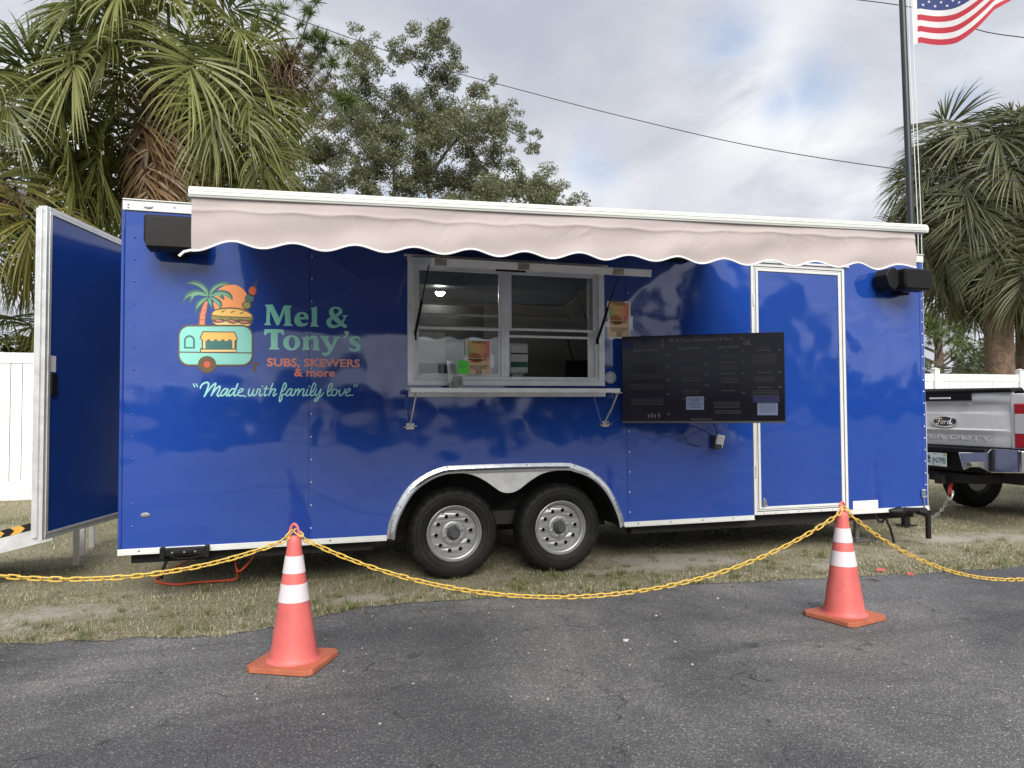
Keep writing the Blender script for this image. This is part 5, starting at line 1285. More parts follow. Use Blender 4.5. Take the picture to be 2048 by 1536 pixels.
mb = MB(); mb.prism([(6.25, 2.50), (6.29, 2.56), (6.36, 2.575), (6.40, 2.53), (6.40, 2.41), (6.35, 2.36), (6.29, 2.40)], (), -.20, -.04); mb.build('bracket', M['black'], S2, bevel=.01)

# ================================================================ CONES AND CHAIN
def make_cone(label):
    C = thing('traffic_cone', (0, 0, 0), label, 'traffic cone', 'coral traffic cones holding the yellow chain')
    mb = MB(); s = .178; c = .03
    oct_ = [(-s+c,-s),(s-c,-s),(s,-s+c),(s,s-c),(s-c,s),(-s+c,s),(-s,s-c),(-s,-s+c)]
    mb.prism(oct_, (), .004, .030, fn=lambda a, b, d: (a, b, d))
    for (a, b) in ((.12,.12),(-.12,.12),(.12,-.12),(-.12,-.12)): mb.box(a-.03, a+.03, b-.03, b+.03, 0.0, .0045)
    mb.build('base', M['cone_base'], C, bevel=.006)
    rr = lambda z: .122-(z-.03)*(.122-.032)/.60
    mb = MB(); prof = [(.138, .0302), (.126, .036), (.1205, .05)]+[(rr(z), z) for z in np.linspace(.08, .60, 12)]+[(.037, .62), (.032, .645), (.026, .655), (.0005, .656)]
    mb.lathe(prof, lambda r, a, h: (r*math.cos(a), r*math.sin(a), h), 56); mb.build('body', M['cone'], C, smooth=True, angle=50)
    for (za, zb) in ((.325, .415), (.468, .555)):
        mb = MB(); mb.lathe([(rr(za)+.0005, za), (rr(za)+.0022, za+.001), (rr(zb)+.0022, zb-.001), (rr(zb)+.0005, zb)], lambda r, a, h: (r*math.cos(a), r*math.sin(a), h), 56)
        mb.build('reflective_sleeve', M['cone_white'], C, smooth=True, angle=50)
    mb = MB(); mb.tube([(.026*math.cos(a), 0, .652+.062*math.sin(a)*1.0) for a in np.linspace(-.15, PI+.15, 16)], .0075, 8); mb.build('handle_loop', M['cone'], C, smooth=True)
    return C
CONES = [((1.113, -1.56), R(-28), 'faded coral traffic cone nearest the camera, left of the trailer wheels'), ((4.39, -1.74), R(14), 'faded coral traffic cone below the front edge of the side door'), ((-.56, -1.58), R(10), 'coral traffic cone anchoring the left end of the chain'), ((7.75, -1.55), R(5), 'coral traffic cone anchoring the right end of the chain')]
c0 = make_cone(CONES[0][2]); c0.location = (*CONES[0][0], 0); c0.rotation_euler = (0, 0, CONES[0][1])
for (p, a, lb) in CONES[1:]:
    c = copy_tree(c0, (*p, 0), a); c['label'] = lb
crk = MB(); crk.box(-.004, .004, -.1785, -.10, .0305, .0312); k = crk.build('crack', M['cone_base'], None); bpy.data.objects.remove(k)
# one chain link: flattened oval of round plastic wire
lk = MB(); a_, b_ = .0185, .0100
path = []
for i in range(6): t = -PI/2+PI*i/5; path.append((a_+b_*math.cos(t), b_*math.sin(t)*1.05, 0))
for i in range(6): t = PI/2+PI*i/5; path.append((-a_+b_*math.cos(t), b_*math.sin(t)*1.05, 0))
lk.tube(path, .0038, 6, closed=True)
LKO = lk.build('chain_link', M['chain'], None, smooth=True); LKM = LKO.data; bpy.data.objects.remove(LKO)
def chain(pts, label):
    P = [Vector(p) for p in pts]
    C = thing('plastic_chain', (P[0].x, P[0].y, 0), label, 'chain', 'yellow plastic chains between the cones')
    inv = Matrix.Translation(-Vector(C.location)); q = random.Random(len(pts))
    L = [0]
    for a, b in zip(P[:-1], P[1:]): L.append(L[-1]+(b-a).length)
    pitch = .0435; n = int(L[-1]/pitch); 
    def at(s):
        for i in range(len(L)-1):
            if s <= L[i+1]: return P[i].lerp(P[i+1], (s-L[i])/max(1e-9, L[i+1]-L[i]))
        return P[-1]
    for i in range(n):
        s0 = i*pitch; c = at(s0+pitch/2); t = (at(min(L[-1], s0+pitch))-at(s0)).normalized()
        side = t.cross(Vector((0, 0, 1))).normalized(); upv = side.cross(t)
        an = (PI/4 if i % 2 else -PI/4)+q.uniform(-.25, .25)
        y = side*math.cos(an)+upv*math.sin(an); z = t.cross(y)
        m = Matrix(((t.x, y.x, z.x, c.x), (t.y, y.y, z.y, c.y), (t.z, y.z, z.z, c.z), (0, 0, 0, 1)))
        o = bpy.data.objects.new('chain_link', LKM); col.objects.link(o); o.parent = C; o.matrix_parent_inverse = inv; o.matrix_basis = m
    return C
def catenary(a, b, low, n=60, knots=()):
    a, b = Vector(a), Vector(b); out = []
    for i in range(n+1):
        t = i/n; p = a.lerp(b, t)
        k_ = 1.25; base = (math.cosh(k_*(2*t-1))-math.cosh(k_))/(1-math.cosh(k_))
        sag = p.z-low if False else (a.z+b.z)/2-low
        p.z -= sag*base; out.append(tuple(p))
    return out
K0, K1, K2, K3 = (-.56, -1.58, .668), (1.113, -1.56, .668), (4.39, -1.74, .668), (7.75, -1.55, .668)
def tied(c, s): return [(c[0]+s*.006, c[1], c[2]+.012), (c[0]+s*.03, c[1]-.02, c[2]-.004), (c[0]+s*.045, c[1]-.012, c[2]-.03)]
def span(a, b, low):
    A = tied(a, 1); B = tied(b, -1)
    return A[:2]+catenary(A[2], B[2], low)+B[:2][::-1]
chain(span(K0, K1, .502), 'short yellow plastic chain on the left, leading out of the photo from the near cone')
chain(span(K1, K2, .243), 'long yellow plastic chain hanging between the two coral cones')
chain(span(K2, K3, .105), 'yellow plastic chain drooping to the ground right of the far cone')
# orange broken bits on the ground and the cord under the trailer
for (x, y, s, lb) in ((5.62, -.74, .05, 'coral plastic scrap at the edge of the grass, larger piece'), (5.72, -.93, .03, 'small coral plastic scrap on the asphalt right of the far cone')):
    mb = MB(); mb.add([(x-s, y, .001), (x+s*.2, y-.03, .001), (x+s, y+.01, .001), (x+s*.1, y+.035, .001), (x-s, y, .012), (x+s*.2, y-.03, .014), (x+s, y+.01, .010), (x+s*.1, y+.035, .016)], [(0,1,2,3),(4,5,6,7),(0,1,5,4),(1,2,6,5),(2,3,7,6),(3,0,4,7)])
    tag(mb.build('plastic_scrap', M['cone'], None), lb, 'plastic scrap')
mb = MB(); mb.tube([tuple(p) for p in catmull([(.66, .5, .34), (.70, .42, .20), (.74, .36, .10), (.86, .30, .24), (.93, .30, .36)], 8)], .0075, 7)
mb.tube([tuple(p) for p in catmull([(.72, .38, .10), (.70, .47, .02), (.45, .53, .004), (.30, .50, .004), (.17, .60, .004), (.11, .75, .004), (.2, .95, .03), (.36, 1.0, .12), (.45, 1.0, .33)], 8)], .0075, 7)
tag(mb.build('extension_cord', M['cordm'], None, smooth=True), 'orange extension cord looping out from under the trailer onto the grass', 'extension cord')
# little weed at the fence foot
def leafcloud(cent, rad, n, size, seed, squash=1.0, up=.3):
    """n leaf quads round centres; returns V,F"""
    q = np.random.default_rng(seed); cent = np.asarray(cent, float); rad = np.asarray(rad, float)
    w = rad**1.7; k = q.choice(len(cent), n, p=w/w.sum())
    d = q.normal(size=(n, 3)); d /= np.linalg.norm(d, axis=1)[:, None]
    r = rad[k]*(q.random(n)**(1/2.2)); p = cent[k]+d*r[:, None]*np.array([1, 1, squash])
    nrm = d*.5+q.normal(size=(n, 3))*.8+np.array([0, 0, up]); nrm /= np.linalg.norm(nrm, axis=1)[:, None]
    t = np.cross(nrm, q.normal(size=(n, 3))); t /= np.linalg.norm(t, axis=1)[:, None]+1e-9
    b = np.cross(nrm, t); s = size*q.uniform(.6, 1.4, n)
    V = np.stack([p-t*s[:, None], p+b*(s*.45)[:, None], p+t*s[:, None], p-b*(s*.45)[:, None]], 1).reshape(-1, 3)
    F = (np.arange(n)*4)[:, None]+np.arange(4)
    return V, F
V, F = leafcloud([(-2.35, 6.95, .10), (-2.28, 6.95, .28), (-2.36, 6.95, .42), (-2.25, 6.95, .38)], [.12, .12, .08, .08], 150, .035, 4)
o = np_mesh('weed', V, F, M['weed']); tag(o, 'small leafy weed at the foot of the left fence', 'weed')

# ================================================================ PICKUP TRUCK (rear view)
TK = thing('pickup_truck', (9.7, 1.18, 0), 'white pickup truck hitched to the trailer, tailgate towards the camera', 'pickup truck')
X0, YC = 8.40, 1.18
def yz(poly, x0, x1, fn=None): return MB().prism(poly, (), x0, x1, fn=lambda a, b, d: (d, a, b))
def mir(poly): return poly+[(2*YC-a, b) for a, b in reversed(poly)]
# body behind the tailgate: bed sides, cab, bonnet
mb = MB()
for s in (1, -1):
    yo = YC-s*1.01; yi = YC-s*.80
    prof_ = [(yi, .62), (yo+s*.02, .62), (yo, .80), (yo, 1.18), (yo+s*.02, 1.32), (yo+s*.05, 1.44), (yi, 1.44)]
    arch_ = []
    mb.prism(prof_, (), X0+.0, 9.25, fn=lambda a, b, d: (d, a, b)); mb.prism([(a, max(b, 1.02)) for a, b in prof_], (), 9.2505, 10.15, fn=lambda a, b, d: (d, a, b)); mb.prism(prof_, (), 10.1505, 10.75, fn=lambda a, b, d: (d, a, b))
mb.box(X0+.08, 10.75, YC-.80, YC+.80, .72, .80)
mb.build('bed', M['truck'], TK, bevel=.012)
mb = MB()
mb.prism([(10.78, .60), (13.1, .60), (13.1, 1.15), (13.0, 1.22), (12.35, 1.28), (11.95, 1.30), (10.78, 1.30)], (), YC-.99, YC+.99, fn=lambda a, b, d: (a, d, b))
mb.prism([(13.1005, .62), (14.35, .62), (14.42, .85), (14.40, 1.12), (14.2, 1.20), (13.1005, 1.24)], (), YC-.98, YC+.98, fn=lambda a, b, d: (a, d, b))
cabv = []
for (x, hw, z) in ((10.80, .97, 1.301), (13.02, .97, 1.301), (12.35, .80, 1.96), (12.1, .78, 2.0), (11.0, .78, 2.0), (10.86, .80, 1.96)):
    cabv += [(x, YC-hw, z), (x, YC+hw, z)]
mb.add(cabv, [(0,2,4,6,8,10), (11,9,7,5,3,1), (2,3,5,4), (4,5,7,6), (6,7,9,8), (8,9,11,10), (10,11,1,0), (0,1,3,2)])
mb.build('cab', M['truck'], TK, bevel=.02)
mb = MB()
mb.add([(10.815, YC-.80, 1.40), (10.815, YC+.80, 1.40), (10.862, YC+.68, 1.88), (10.862, YC-.68, 1.88)], [(0,1,2,3)])
for s in (1, -1):
    mb.add([(11.0, YC-s*.955, 1.36), (12.75, YC-s*.955, 1.36), (12.3, YC-s*.83, 1.88), (11.05, YC-s*.83, 1.88)], [(0,1,2,3)])
mb.build('cab_window', M['black'], TK, fix=False)
# tailgate with creases, built as a contoured panel
zs_ = [.865, .90, .96, 1.005, 1.03, 1.045, 1.06, 1.20, 1.225, 1.245, 1.26, 1.33, 1.345, 1.36, 1.40, 1.455]
xo = [-.010, -.018, -.020, -.024, -.040, -.042, -.024, -.020, -.018, -.004, -.002, -.006, -.020, -.030, -.034, -.030]
mb = MB(); yy = [YC-.838, YC-.80, YC-.70, YC-.60]+list(np.linspace(YC-.5, YC+.5, 9))+[YC+.60, YC+.70, YC+.80, YC+.838]
def xedge(y):
    e = abs(y-YC); return 1.0 if e < .60 else max(.25, 1-(e-.60)/.26*.75)
vs = [(X0+.02+xo[j]*xedge(y), y, zs_[j]) for y in yy for j in range(len(zs_))]
k = len(zs_); fs = [(i*k+j, i*k+j+1, (i+1)*k+j+1, (i+1)*k+j) for i in range(len(yy)-1) for j in range(k-1)]
mb.add(vs, fs)
vs2 = [(X0+.075, y, z) for y in (yy[0], yy[-1]) for z in (zs_[0], zs_[-1])]
mb.add(vs2, [(0,1,3,2)])
tg = mb.build('tailgate', M['truck'], TK, smooth=True, angle=28)
mb = MB(); mb.box(X0-.03, X0+.10, YC-.84, YC+.84, 1.456, 1.495); mb.build('tailgate_cap', M['black'], TK, bevel=.012)
mb = MB(); mb.box(X0-.034, X0-.0145, YC-.36, YC+.36, 1.372, 1.4555); mb.build('handle_panel', M['black'], tg, bevel=.006)
mb = MB(); mb.box(X0-.046, X0-.0345, YC-.10, YC+.19, 1.392, 1.412); mb.build('handle', M['truck'], tg, bevel=.005)
# oval badge with script
bc = (YC, 1.135)
def bfn(a, b, d): return (X0-.012-d, bc[0]-a, bc[1]+b)
mb = MB(); mb.prism(ell(0, 0, .165, .066, 40), (), 0, .014, fn=bfn); bd = mb.build('badge_rim', M['chrome'], TK, smooth=True, angle=40)
mb = MB(); mb.prism(ell(0, 0, .152, .055, 40), (), .0145, .017, fn=bfn); mb.build('badge_face', M['navy'], bd, smooth=True, angle=40)
mb = MB()
def bs(pts, w=.012, lay=[0]):
    lay[0] += 1; ribbon(mb, lambda a, b, d: bfn(a, b, .0178+.0002*lay[0]), pts, [w]*len(pts), 0, 0, 6)
bs([(-.115, .012), (-.10, .034), (-.06, .036), (.0, .026), (-.03, .030)], .011); bs([(-.062, .034), (-.074, .0), (-.088, -.028), (-.105, -.03), (-.113, -.018)], .013); bs([(-.09, .004), (-.055, .008)], .009)
bs([(-.022, .006), (-.042, .0), (-.045, -.02), (-.03, -.027), (-.015, -.012), (-.022, .006), (.0, .0)], .009); bs([(.005, .006), (.0, -.026)], .011); bs([(.004, -.008), (.022, .006), (.032, .003)], .009)
bs([(.078, .004), (.058, .004), (.045, -.014), (.055, -.027), (.072, -.018), (.096, .036)], .010); bs([(.096, .036), (.080, -.018), (.09, -.027), (.108, -.016)], .010)
mb.build('badge_script', M['chrome'], bd, fix=False)
mb = MB(); text_mb(mb, 'SUPER DUTY', 0, -.023, .045, .0, fn=lambda a, b, d: (X0-.006-d, YC-a-.0, .955+b), weight=.0, width=1.14)
emb = mb.build('embossed_lettering', M['truck'], TK, fix=False); sm_ = emb.modifiers.new('solid', 'SOLIDIFY'); sm_.thickness = .003; sm_.offset = 0
# tail lamps
for s in (1, -1):
    y0_, y1_ = sorted((YC-s*.845, YC-s*1.015))
    mb = MB(); mb.box(X0-.012, X0+.12, y0_, y1_, .87, 1.335); lampo = mb.build('tail_lamp', M['red_lamp'], TK, bevel=.012)
    mb = MB(); mb.box(X0-.016, X0-.0125, y0_+.012, y1_-.03 if s < 0 else y1_-.012, 1.02, 1.225); mb.build('reversing_lens', M['clear_lamp'], lampo, bevel=.002)
mb = MB()
for s in (1, -1): mb.box(X0+.06, 10.75, min(YC-s*.78, YC-s*.99), max(YC-s*.78, YC-s*.99), 1.4405, 1.475)
mb.tube([(X0+.3, YC-.9, 1.50), (9.3, YC-.9, 1.53), (10.7, YC-.9, 1.53)], .035, 8); mb.tube([(X0+.3, YC+.9, 1.50), (10.7, YC+.9, 1.53)], .035, 8)
mb.build('bed_rail', M['black'], TK, bevel=.008)
# bumper: dark step pad and chrome corners
mb = MB(); mb.box(X0-.16, X0+.10, YC-.62, YC+.62, .785, .845); mb.box(X0-.13, X0+.02, YC-.60, YC+.60, .585, .784); mb.box(X0-.02, X0+.1, YC-.98, YC+.98, .80, .862)
bp_ = mb.build('bumper', M['black'], TK, bevel=.012)
for s in (1, -1):
    mb = MB(); pl = [(.36, .60), (.30, .80), (.66, .815), (.70, .855), (1.01, .855), (1.02, .62), (.70, .60), (.56, .645), (.44, .64)]
    mb.prism([(YC-s*a, b) for a, b in pl], (), X0-.172, X0-.131, fn=lambda a, b, d: (d, a, b)); mb.box(X0-.13, X0+.25, *sorted((YC-s*1.025, YC-s*.985)), .62, .85)
    mb.build('chrome_corner', M['chrome'], TK, bevel=.012)
P = MB(); P.box(X0-.176, X0-.1725, YC-.152, YC+.152, .625, .775); pl = P.build('licence_plate', M['plate'], TK, bevel=.003)
mb = MB(); lf = lambda a, b, d: (X0-.1775, YC-a, b)
text_mb(mb, 'JN7PB', .05, .66, .065, 0, fn=lf, weight=.01, width=.19); text_mb(mb, 'FLORIDA', 0, .754, .012, 0, fn=lf)
text_mb(mb, 'SUNSHINE STATE', 0, .630, .008, 0, fn=lf)
mb.flat([(-.13,.74),(-.075,.745),(-.06,.70),(-.11,.69)], fn=lf)
mb.flat([(-.13,.68),(-.06,.685),(-.055,.67),(-.12,.655)], fn=lf)
mb.build('plate_lettering', M['plate_ink'], pl, fix=False)
mb = MB(); mb.box(X0-.1778, X0-.1766, YC-.148, YC-.115, .75, .772); mb.build('plate_sticker', M['haz_y'], pl)
mb = MB(); mb.box(X0-.08, X0+.5, YC-.45, YC+.45, .45, .55); mb.box(X0-.14, X0+.3, YC-.05, YC+.05, .42, .52); mb.box(X0+.3, 14.0, YC-.55, YC-.45, .5, .65); mb.box(X0+.3, 14.0, YC+.45, YC+.55, .5, .65); mb.cyl((9.75, YC-.9, .40), (9.75, YC+.9, .40), .07, n=12); mb.tube([(9.75, YC, .40), (9.75, YC, .40001)], .16, 12)
mb.box(X0+.1, X0+.5, YC-.85, YC-.62, .48, .64); mb.build('underbody', M['black_m'], TK)
def twheel(x, y, s):
    W = bpy.data.objects.new('wheel', None); col.objects.link(W); W.parent = TK; W.matrix_parent_inverse = Matrix.Translation(-Vector(TK.location))
    fn = lambda r, a, h: (x+r*math.cos(a), y-s*h, .405+r*math.sin(a))
    mb = MB(); prof = [(.23, .12), (.36, .135), (.395, .12), (.415, .10), (.417, .0), (.415, -.10), (.395, -.12), (.36, -.135), (.23, -.12)]
    vs = []; n = 72; k = len(prof)
    for i in range(n):
        a = 2*PI*i/n
        for j, (r, h) in enumerate(prof): vs.append(fn(r-(.014 if (2 <= j <= 6 and (i+j) % 3 == 0) else 0), a, h))
    mb.add(vs, [(i*k+j, ((i+1) % n)*k+j, ((i+1) % n)*k+j+1, i*k+j+1) for i in range(n) for j in range(k-1)])
    o = mb.build('tyre', M['rubber'], None, smooth=True, angle=30); o.parent = W
    mb = MB(); mb.lathe([(.001, .10), (.07, .11), (.09, .06), (.19, .05), (.215, .11), (.232, .12)], fn, 32); mb.lathe([(.232, -.12), (.20, -.08), (.001, -.06)], fn, 32)
    o = mb.build('rim', M['rim'], None, smooth=True, angle=30); o.parent = W
for x in (9.75, 13.75):
    for s in (1, -1): twheel(x, YC-s*.86, s)
# safety chain with hook between the tongue and the truck
SCN = thing('safety_chain', (7.9, 1.1, .4), 'steel safety chain with red latched hook from the trailer tongue to the truck hitch', 'chain')
pts = [tuple(p) for p in catmull([(X0-.02, YC-.06, .42), (X0-.04, YC-.04, .30), (8.22, 1.08, .16), (8.0, 1.05, .06), (7.8, 1.06, .14), (7.7, 1.12, .36)], 10)]
P_ = [Vector(p) for p in pts]; inv = Matrix.Translation(-Vector(SCN.location)); acc = 0; i_ = 0
slk = MB(); slk.tube([(v[0]*1.0, v[1]*1.1, 0) for v in path], .005, 6, closed=True); so = slk.build('chain_link', M['rust'], None, smooth=True); sme = so.data; bpy.data.objects.remove(so)
Ls = [0]
for a, b in zip(P_[:-1], P_[1:]): Ls.append(Ls[-1]+(b-a).length)
def ats(s):
    for i in range(len(Ls)-1):
        if s <= Ls[i+1]: return P_[i].lerp(P_[i+1], (s-Ls[i])/max(1e-9, Ls[i+1]-Ls[i]))
    return P_[-1]
for i in range(int(Ls[-1]/.044)):
    c = ats((i+.5)*.044); t = (ats((i+1)*.044)-ats(i*.044)).normalized(); sd = t.orthogonal().normalized(); u2 = sd.cross(t); an = PI/2*(i % 2)
    y = sd*math.cos(an)+u2*math.sin(an); z = t.cross(y)
    o = bpy.data.objects.new('chain_link', sme); col.objects.link(o); o.parent = SCN; o.matrix_parent_inverse = inv; o.matrix_basis = Matrix(((t.x, y.x, z.x, c.x), (t.y, y.y, z.y, c.y), (t.z, y.z, z.z, c.z), (0, 0, 0, 1)))
mb = MB(); mb.tube([tuple(p) for p in catmull([(X0-.06, YC-.05, .27), (X0-.09, YC-.10, .24), (X0-.08, YC-.13, .29), (X0-.05, YC-.11, .34), (X0-.03, YC-.08, .33)], 6)], .013, 8); mb.build('hook', M['alu'], SCN, smooth=True)
mb = MB(); mb.tube([(X0-.05, YC-.07, .30), (X0-.03, YC-.06, .38), (X0-.02, YC-.07, .43)], .02, 8); mb.build('hook_latch', M['red_pl'], SCN, smooth=True)

# ================================================================ FLAG
FP = thing('flagpole', (11.085, 4.2, 0), 'tall dark flagpole with halyard behind the right end of the trailer', 'flagpole')
mb = MB(); mb.tube([(11.085, 4.2, 0), (11.06, 4.23, 4.4), (11.02, 4.265, 8.2), (11.0, 4.28, 10.5)], [.062, .057, .052, .045], 16); mb.build('pole', M['pole'], FP, smooth=True)
mb = MB(); mb.tube([(11.10, 4.16, .9), (11.12, 4.15, 4.4), (11.075, 4.19, 7.2), (11.06, 4.21, 10.4)], .007, 5); mb.tube([(11.15, 4.12, .9), (11.155, 4.115, 4.4), (11.12, 4.155, 7.45), (11.09, 4.19, 10.4)], .007, 5); mb.build('halyard', M['rope'], FP, smooth=True)
mb = MB(); mb.box(11.0, 11.18, 4.1, 4.22, 1.0, 1.03); mb.build('cleat', M['rust'], FP)
# flag cloth: hoist at the pole, fly end blown away and folded; local u along the fly, v down the hoist
FL = thing('flag', (11.1, 4.18, 8.0), 'waving red white and blue stars and stripes flag high on the pole', 'flag')
FLY, HO_ = 2.95, 1.28
ud = Vector((.66, -.75, 0)).normalized(); vdn = Vector((0, 0, -1)); nd = Vector((.75, .66, 0))
def flg(u, v):
    """u 0..1 hoist to fly, v 0..1 top to bottom"""
    s = u*FLY
    amp = .03+.16*u
    off_ = amp*math.sin(5.6*u*1.4+1.4*v+.4)+.07*u*math.sin(11*u+3*v)
    zz_ = 8.68-v*HO_*(1-.10*u)
    # the lower fly corner is lifted and thrown forward
    lift = max(0, u-.24)**1.2*(.2+1.15*v**1.6)*.70
    zz_ += lift*(1 if v > .5 else .6+.8*v)-.15*math.sin(min(1, max(0, u-.04)*2.3)*PI)*(.75+.25*v)*1.35
    sx_ = s*(1-.20*u*v)*.90
    p = Vector((11.12, 4.155, zz_))+ud*sx_+nd*off_
    return p
NU = 60
def stripe(v0, v1, u0, u1, m, name):
    mb = MB(); nu = max(6, int(NU*(u1-u0)))
    mb.grid(lambda a, b: tuple(flg(u0+(u1-u0)*a, v0+(v1-v0)*b)), nu, 3); return mb.build(name, M[m], FL, smooth=True, angle=180, fix=False)
for i in range(13):
    v0, v1 = i/13, (i+1)/13
    stripe(v0, v1, .025+.40 if i < 7 else .025, 1.0, 'flag_red' if i % 2 == 0 else 'flag_white', 'stripe')
stripe(0, 7/13, .025, .425, 'flag_blue', 'canton'); stripe(0, 1, 0, .025, 'flag_white', 'hoist_band')
mb = MB()
for r_ in range(9):
    cnt = 6 if r_ % 2 == 0 else 5
    for c_ in range(cnt):
        cu = .025+.40*((c_*2+1+(0 if cnt == 6 else 1))/12); cvv = 7/13*((r_+1)/10)
        for side in (-.004, .004):
            vs = []
            for k_ in range(10):
                a = PI/2+k_*PI/5; rr_ = .022 if k_ % 2 == 0 else .009
                p = flg(cu+rr_*math.cos(a)/FLY*1.4, cvv-rr_*math.sin(a)/HO_*1.25); vs.append(tuple(p+nd*side))
            cc = tuple(flg(cu, cvv)+nd*side); mb.add([cc]+vs, [(0, 1+k_, 1+(k_+1) % 10) for k_ in range(10)])
o = mb.build('star_field', M['flag_white'], FL, fix=False)

# ================================================================ POWER LINES
def wire(pts, r, label):
    mb = MB(); mb.tube([tuple(p) for p in catmull(pts, 8)], r, 5); tag(mb.build('power_line', M['wire'], None, smooth=True), label, 'power line', 'overhead power lines')
wire([(-12, 12.6, 13.4), (-3.0, 12.55, 11.6), (1.34, 12.42, 10.56), (4.28, 12.13, 9.77), (6.55, 11.57, 9.16), (8.81, 10.67, 8.42), (11.41, 9.15, 7.42), (13.6, 7.2, 6.47), (15.0, 5.4, 5.78), (19.5, 0.5, 4.9)], .0105, 'lower power line crossing in front of the oak down to the right palm')
wire([(8, 11.5, 12.3), (13.27, 7.66, 10.38), (14.47, 6.44, 9.54), (15.28, 5.47, 8.75), (19, 1, 6.6)], .0105, 'upper power line passing behind the flag')

# ================================================================ PALMS
def frond_mesh(el, seed, mats, dead=False, scale=1.0, name='frond', stiff=1.0):
    """fan leaf: petiole from the origin along +x rising at angle el, then a costapalmate blade with drooping tips"""
    q = np.random.default_rng(seed)
    Lp = (q.uniform(1.0, 1.35) if not dead else q.uniform(.4, .6))*scale
    # petiole curve
    pts = []; e = el; p = np.array([0., 0., 0.]); n = 9
    for i in range(n+1):
        pts.append(p.copy()); p = p+np.array([math.cos(e), 0, math.sin(e)])*Lp/n
        e -= (.055 if not dead else .08)*(1+math.cos(e))*(.5+i/n)
    V = []; F = []; MI = []
    w = .020*scale
    for i, p in enumerate(pts):
        ww = w*(1.7-.9*i/n)
        V += [p+np.array([0, -ww, .0]), p+np.array([0, ww, 0.]), p+np.array([0, 0, -ww*.8])]
    for i in range(n):
        for j in range(3):
            a = i*3+j; b = i*3+(j+1) % 3; F.append((a, b, b+3, a+3)); MI.append(0)
    tip = pts[-1]; dvec = np.array([math.cos(e), 0, math.sin(e)]); side = np.array([0, 1., 0]); nvec = np.cross(dvec, side); 
    if nvec[2] < 0 and el > -1.2: pass
    nvec = np.array([-math.sin(e), 0, math.cos(e)])
    ns = 84 if not dead else 60; Lb = (1.15 if not dead else .85)*scale
    spread = 2.75 if not dead else 1.25
    costa = []; cp = tip.copy(); ce = e
    for i in range(7):
        costa.append((cp.copy(), ce)); cp = cp+np.array([math.cos(ce), 0, math.sin(ce)])*(.42*scale/6); ce -= .16 if not dead else .05
    for i in range(ns):
        t = -1+2*(i+.5)/ns; th = t*spread+q.normal(0, .035)
        ci = int(round((1-abs(t))**1.3*6)); o, oe = costa[ci]
        dd = np.array([math.cos(oe), 0, math.sin(oe)]); nn = np.array([-math.sin(oe), 0, math.cos(oe)])
        d = dd*math.cos(th)+side*math.sin(th)
        fold = .34*abs(math.sin(th)) if not dead else -.25*abs(math.sin(th))
        d = d+nn*fold*(1 if not dead else 1); d /= np.linalg.norm(d)
        L = Lb*(.62+.38*math.cos(th*.55))*q.uniform(.9, 1.06)*(1.0-.18*(1-abs(t)))
        droop = q.uniform(.45, 1.5)*stiff if not dead else q.uniform(.8, 1.6)
        wd = np.cross(d, nn); wd /= np.linalg.norm(wd)+1e-9
        wd = wd*math.cos(.5*(1 if i % 2 else -1))+nn*math.sin(.5*(1 if i % 2 else -1))
        pp = o.copy(); dirv = d.copy(); K = 8; base = len(V)
        kink = q.uniform(.45, .72)
        for k in range(K+1):
            s = k/K
            wdt = (.0055+.0072*min(1, s*4))*(1-max(0, s-.5)/.5)**.9*scale
            if k == K: V += [pp.copy(), pp.copy()+wd*.001]
            else: V += [pp-wd*wdt, pp+wd*wdt]
            g = droop*(.10+.9*max(0, (s-.28))**1.1*(1.5 if s > kink else .8))
            dirv = dirv+np.array([0, 0, -g*.42]); dirv /= np.linalg.norm(dirv)
            if dead: dirv = dirv+q.normal(0, .022, 3); dirv /= np.linalg.norm(dirv)
            pp = pp+dirv*L/K
        for k in range(K): a = base+2*k; F.append((a, a+1, a+3, a+2)); MI.append(1)
    me = bpy.data.meshes.new(name); me.from_pydata([tuple(v) for v in V], [], F)
    for m in mats: me.materials.append(m)
    me.polygons.foreach_set('material_index', MI); me.update()
    return me
VAR = {}
def variants(kind, mats, dead=False):
    if kind in VAR: return VAR[kind]
    lst = []
    els = [1.45, 1.2, .95, .7, .45, .2, -.05, -.3, -.55, -.8] if not dead else [-.75, -1.0, -1.2, -1.35]
    for i, e in enumerate(els):
        for s in range(2): lst.append((e, frond_mesh(e, 100+i*7+s*53+len(kind), mats, dead, name='frond' if not dead else 'dead_frond', stiff=.55 if kind == 'greyfrond' else 1.0)))
    VAR[kind] = lst; return lst
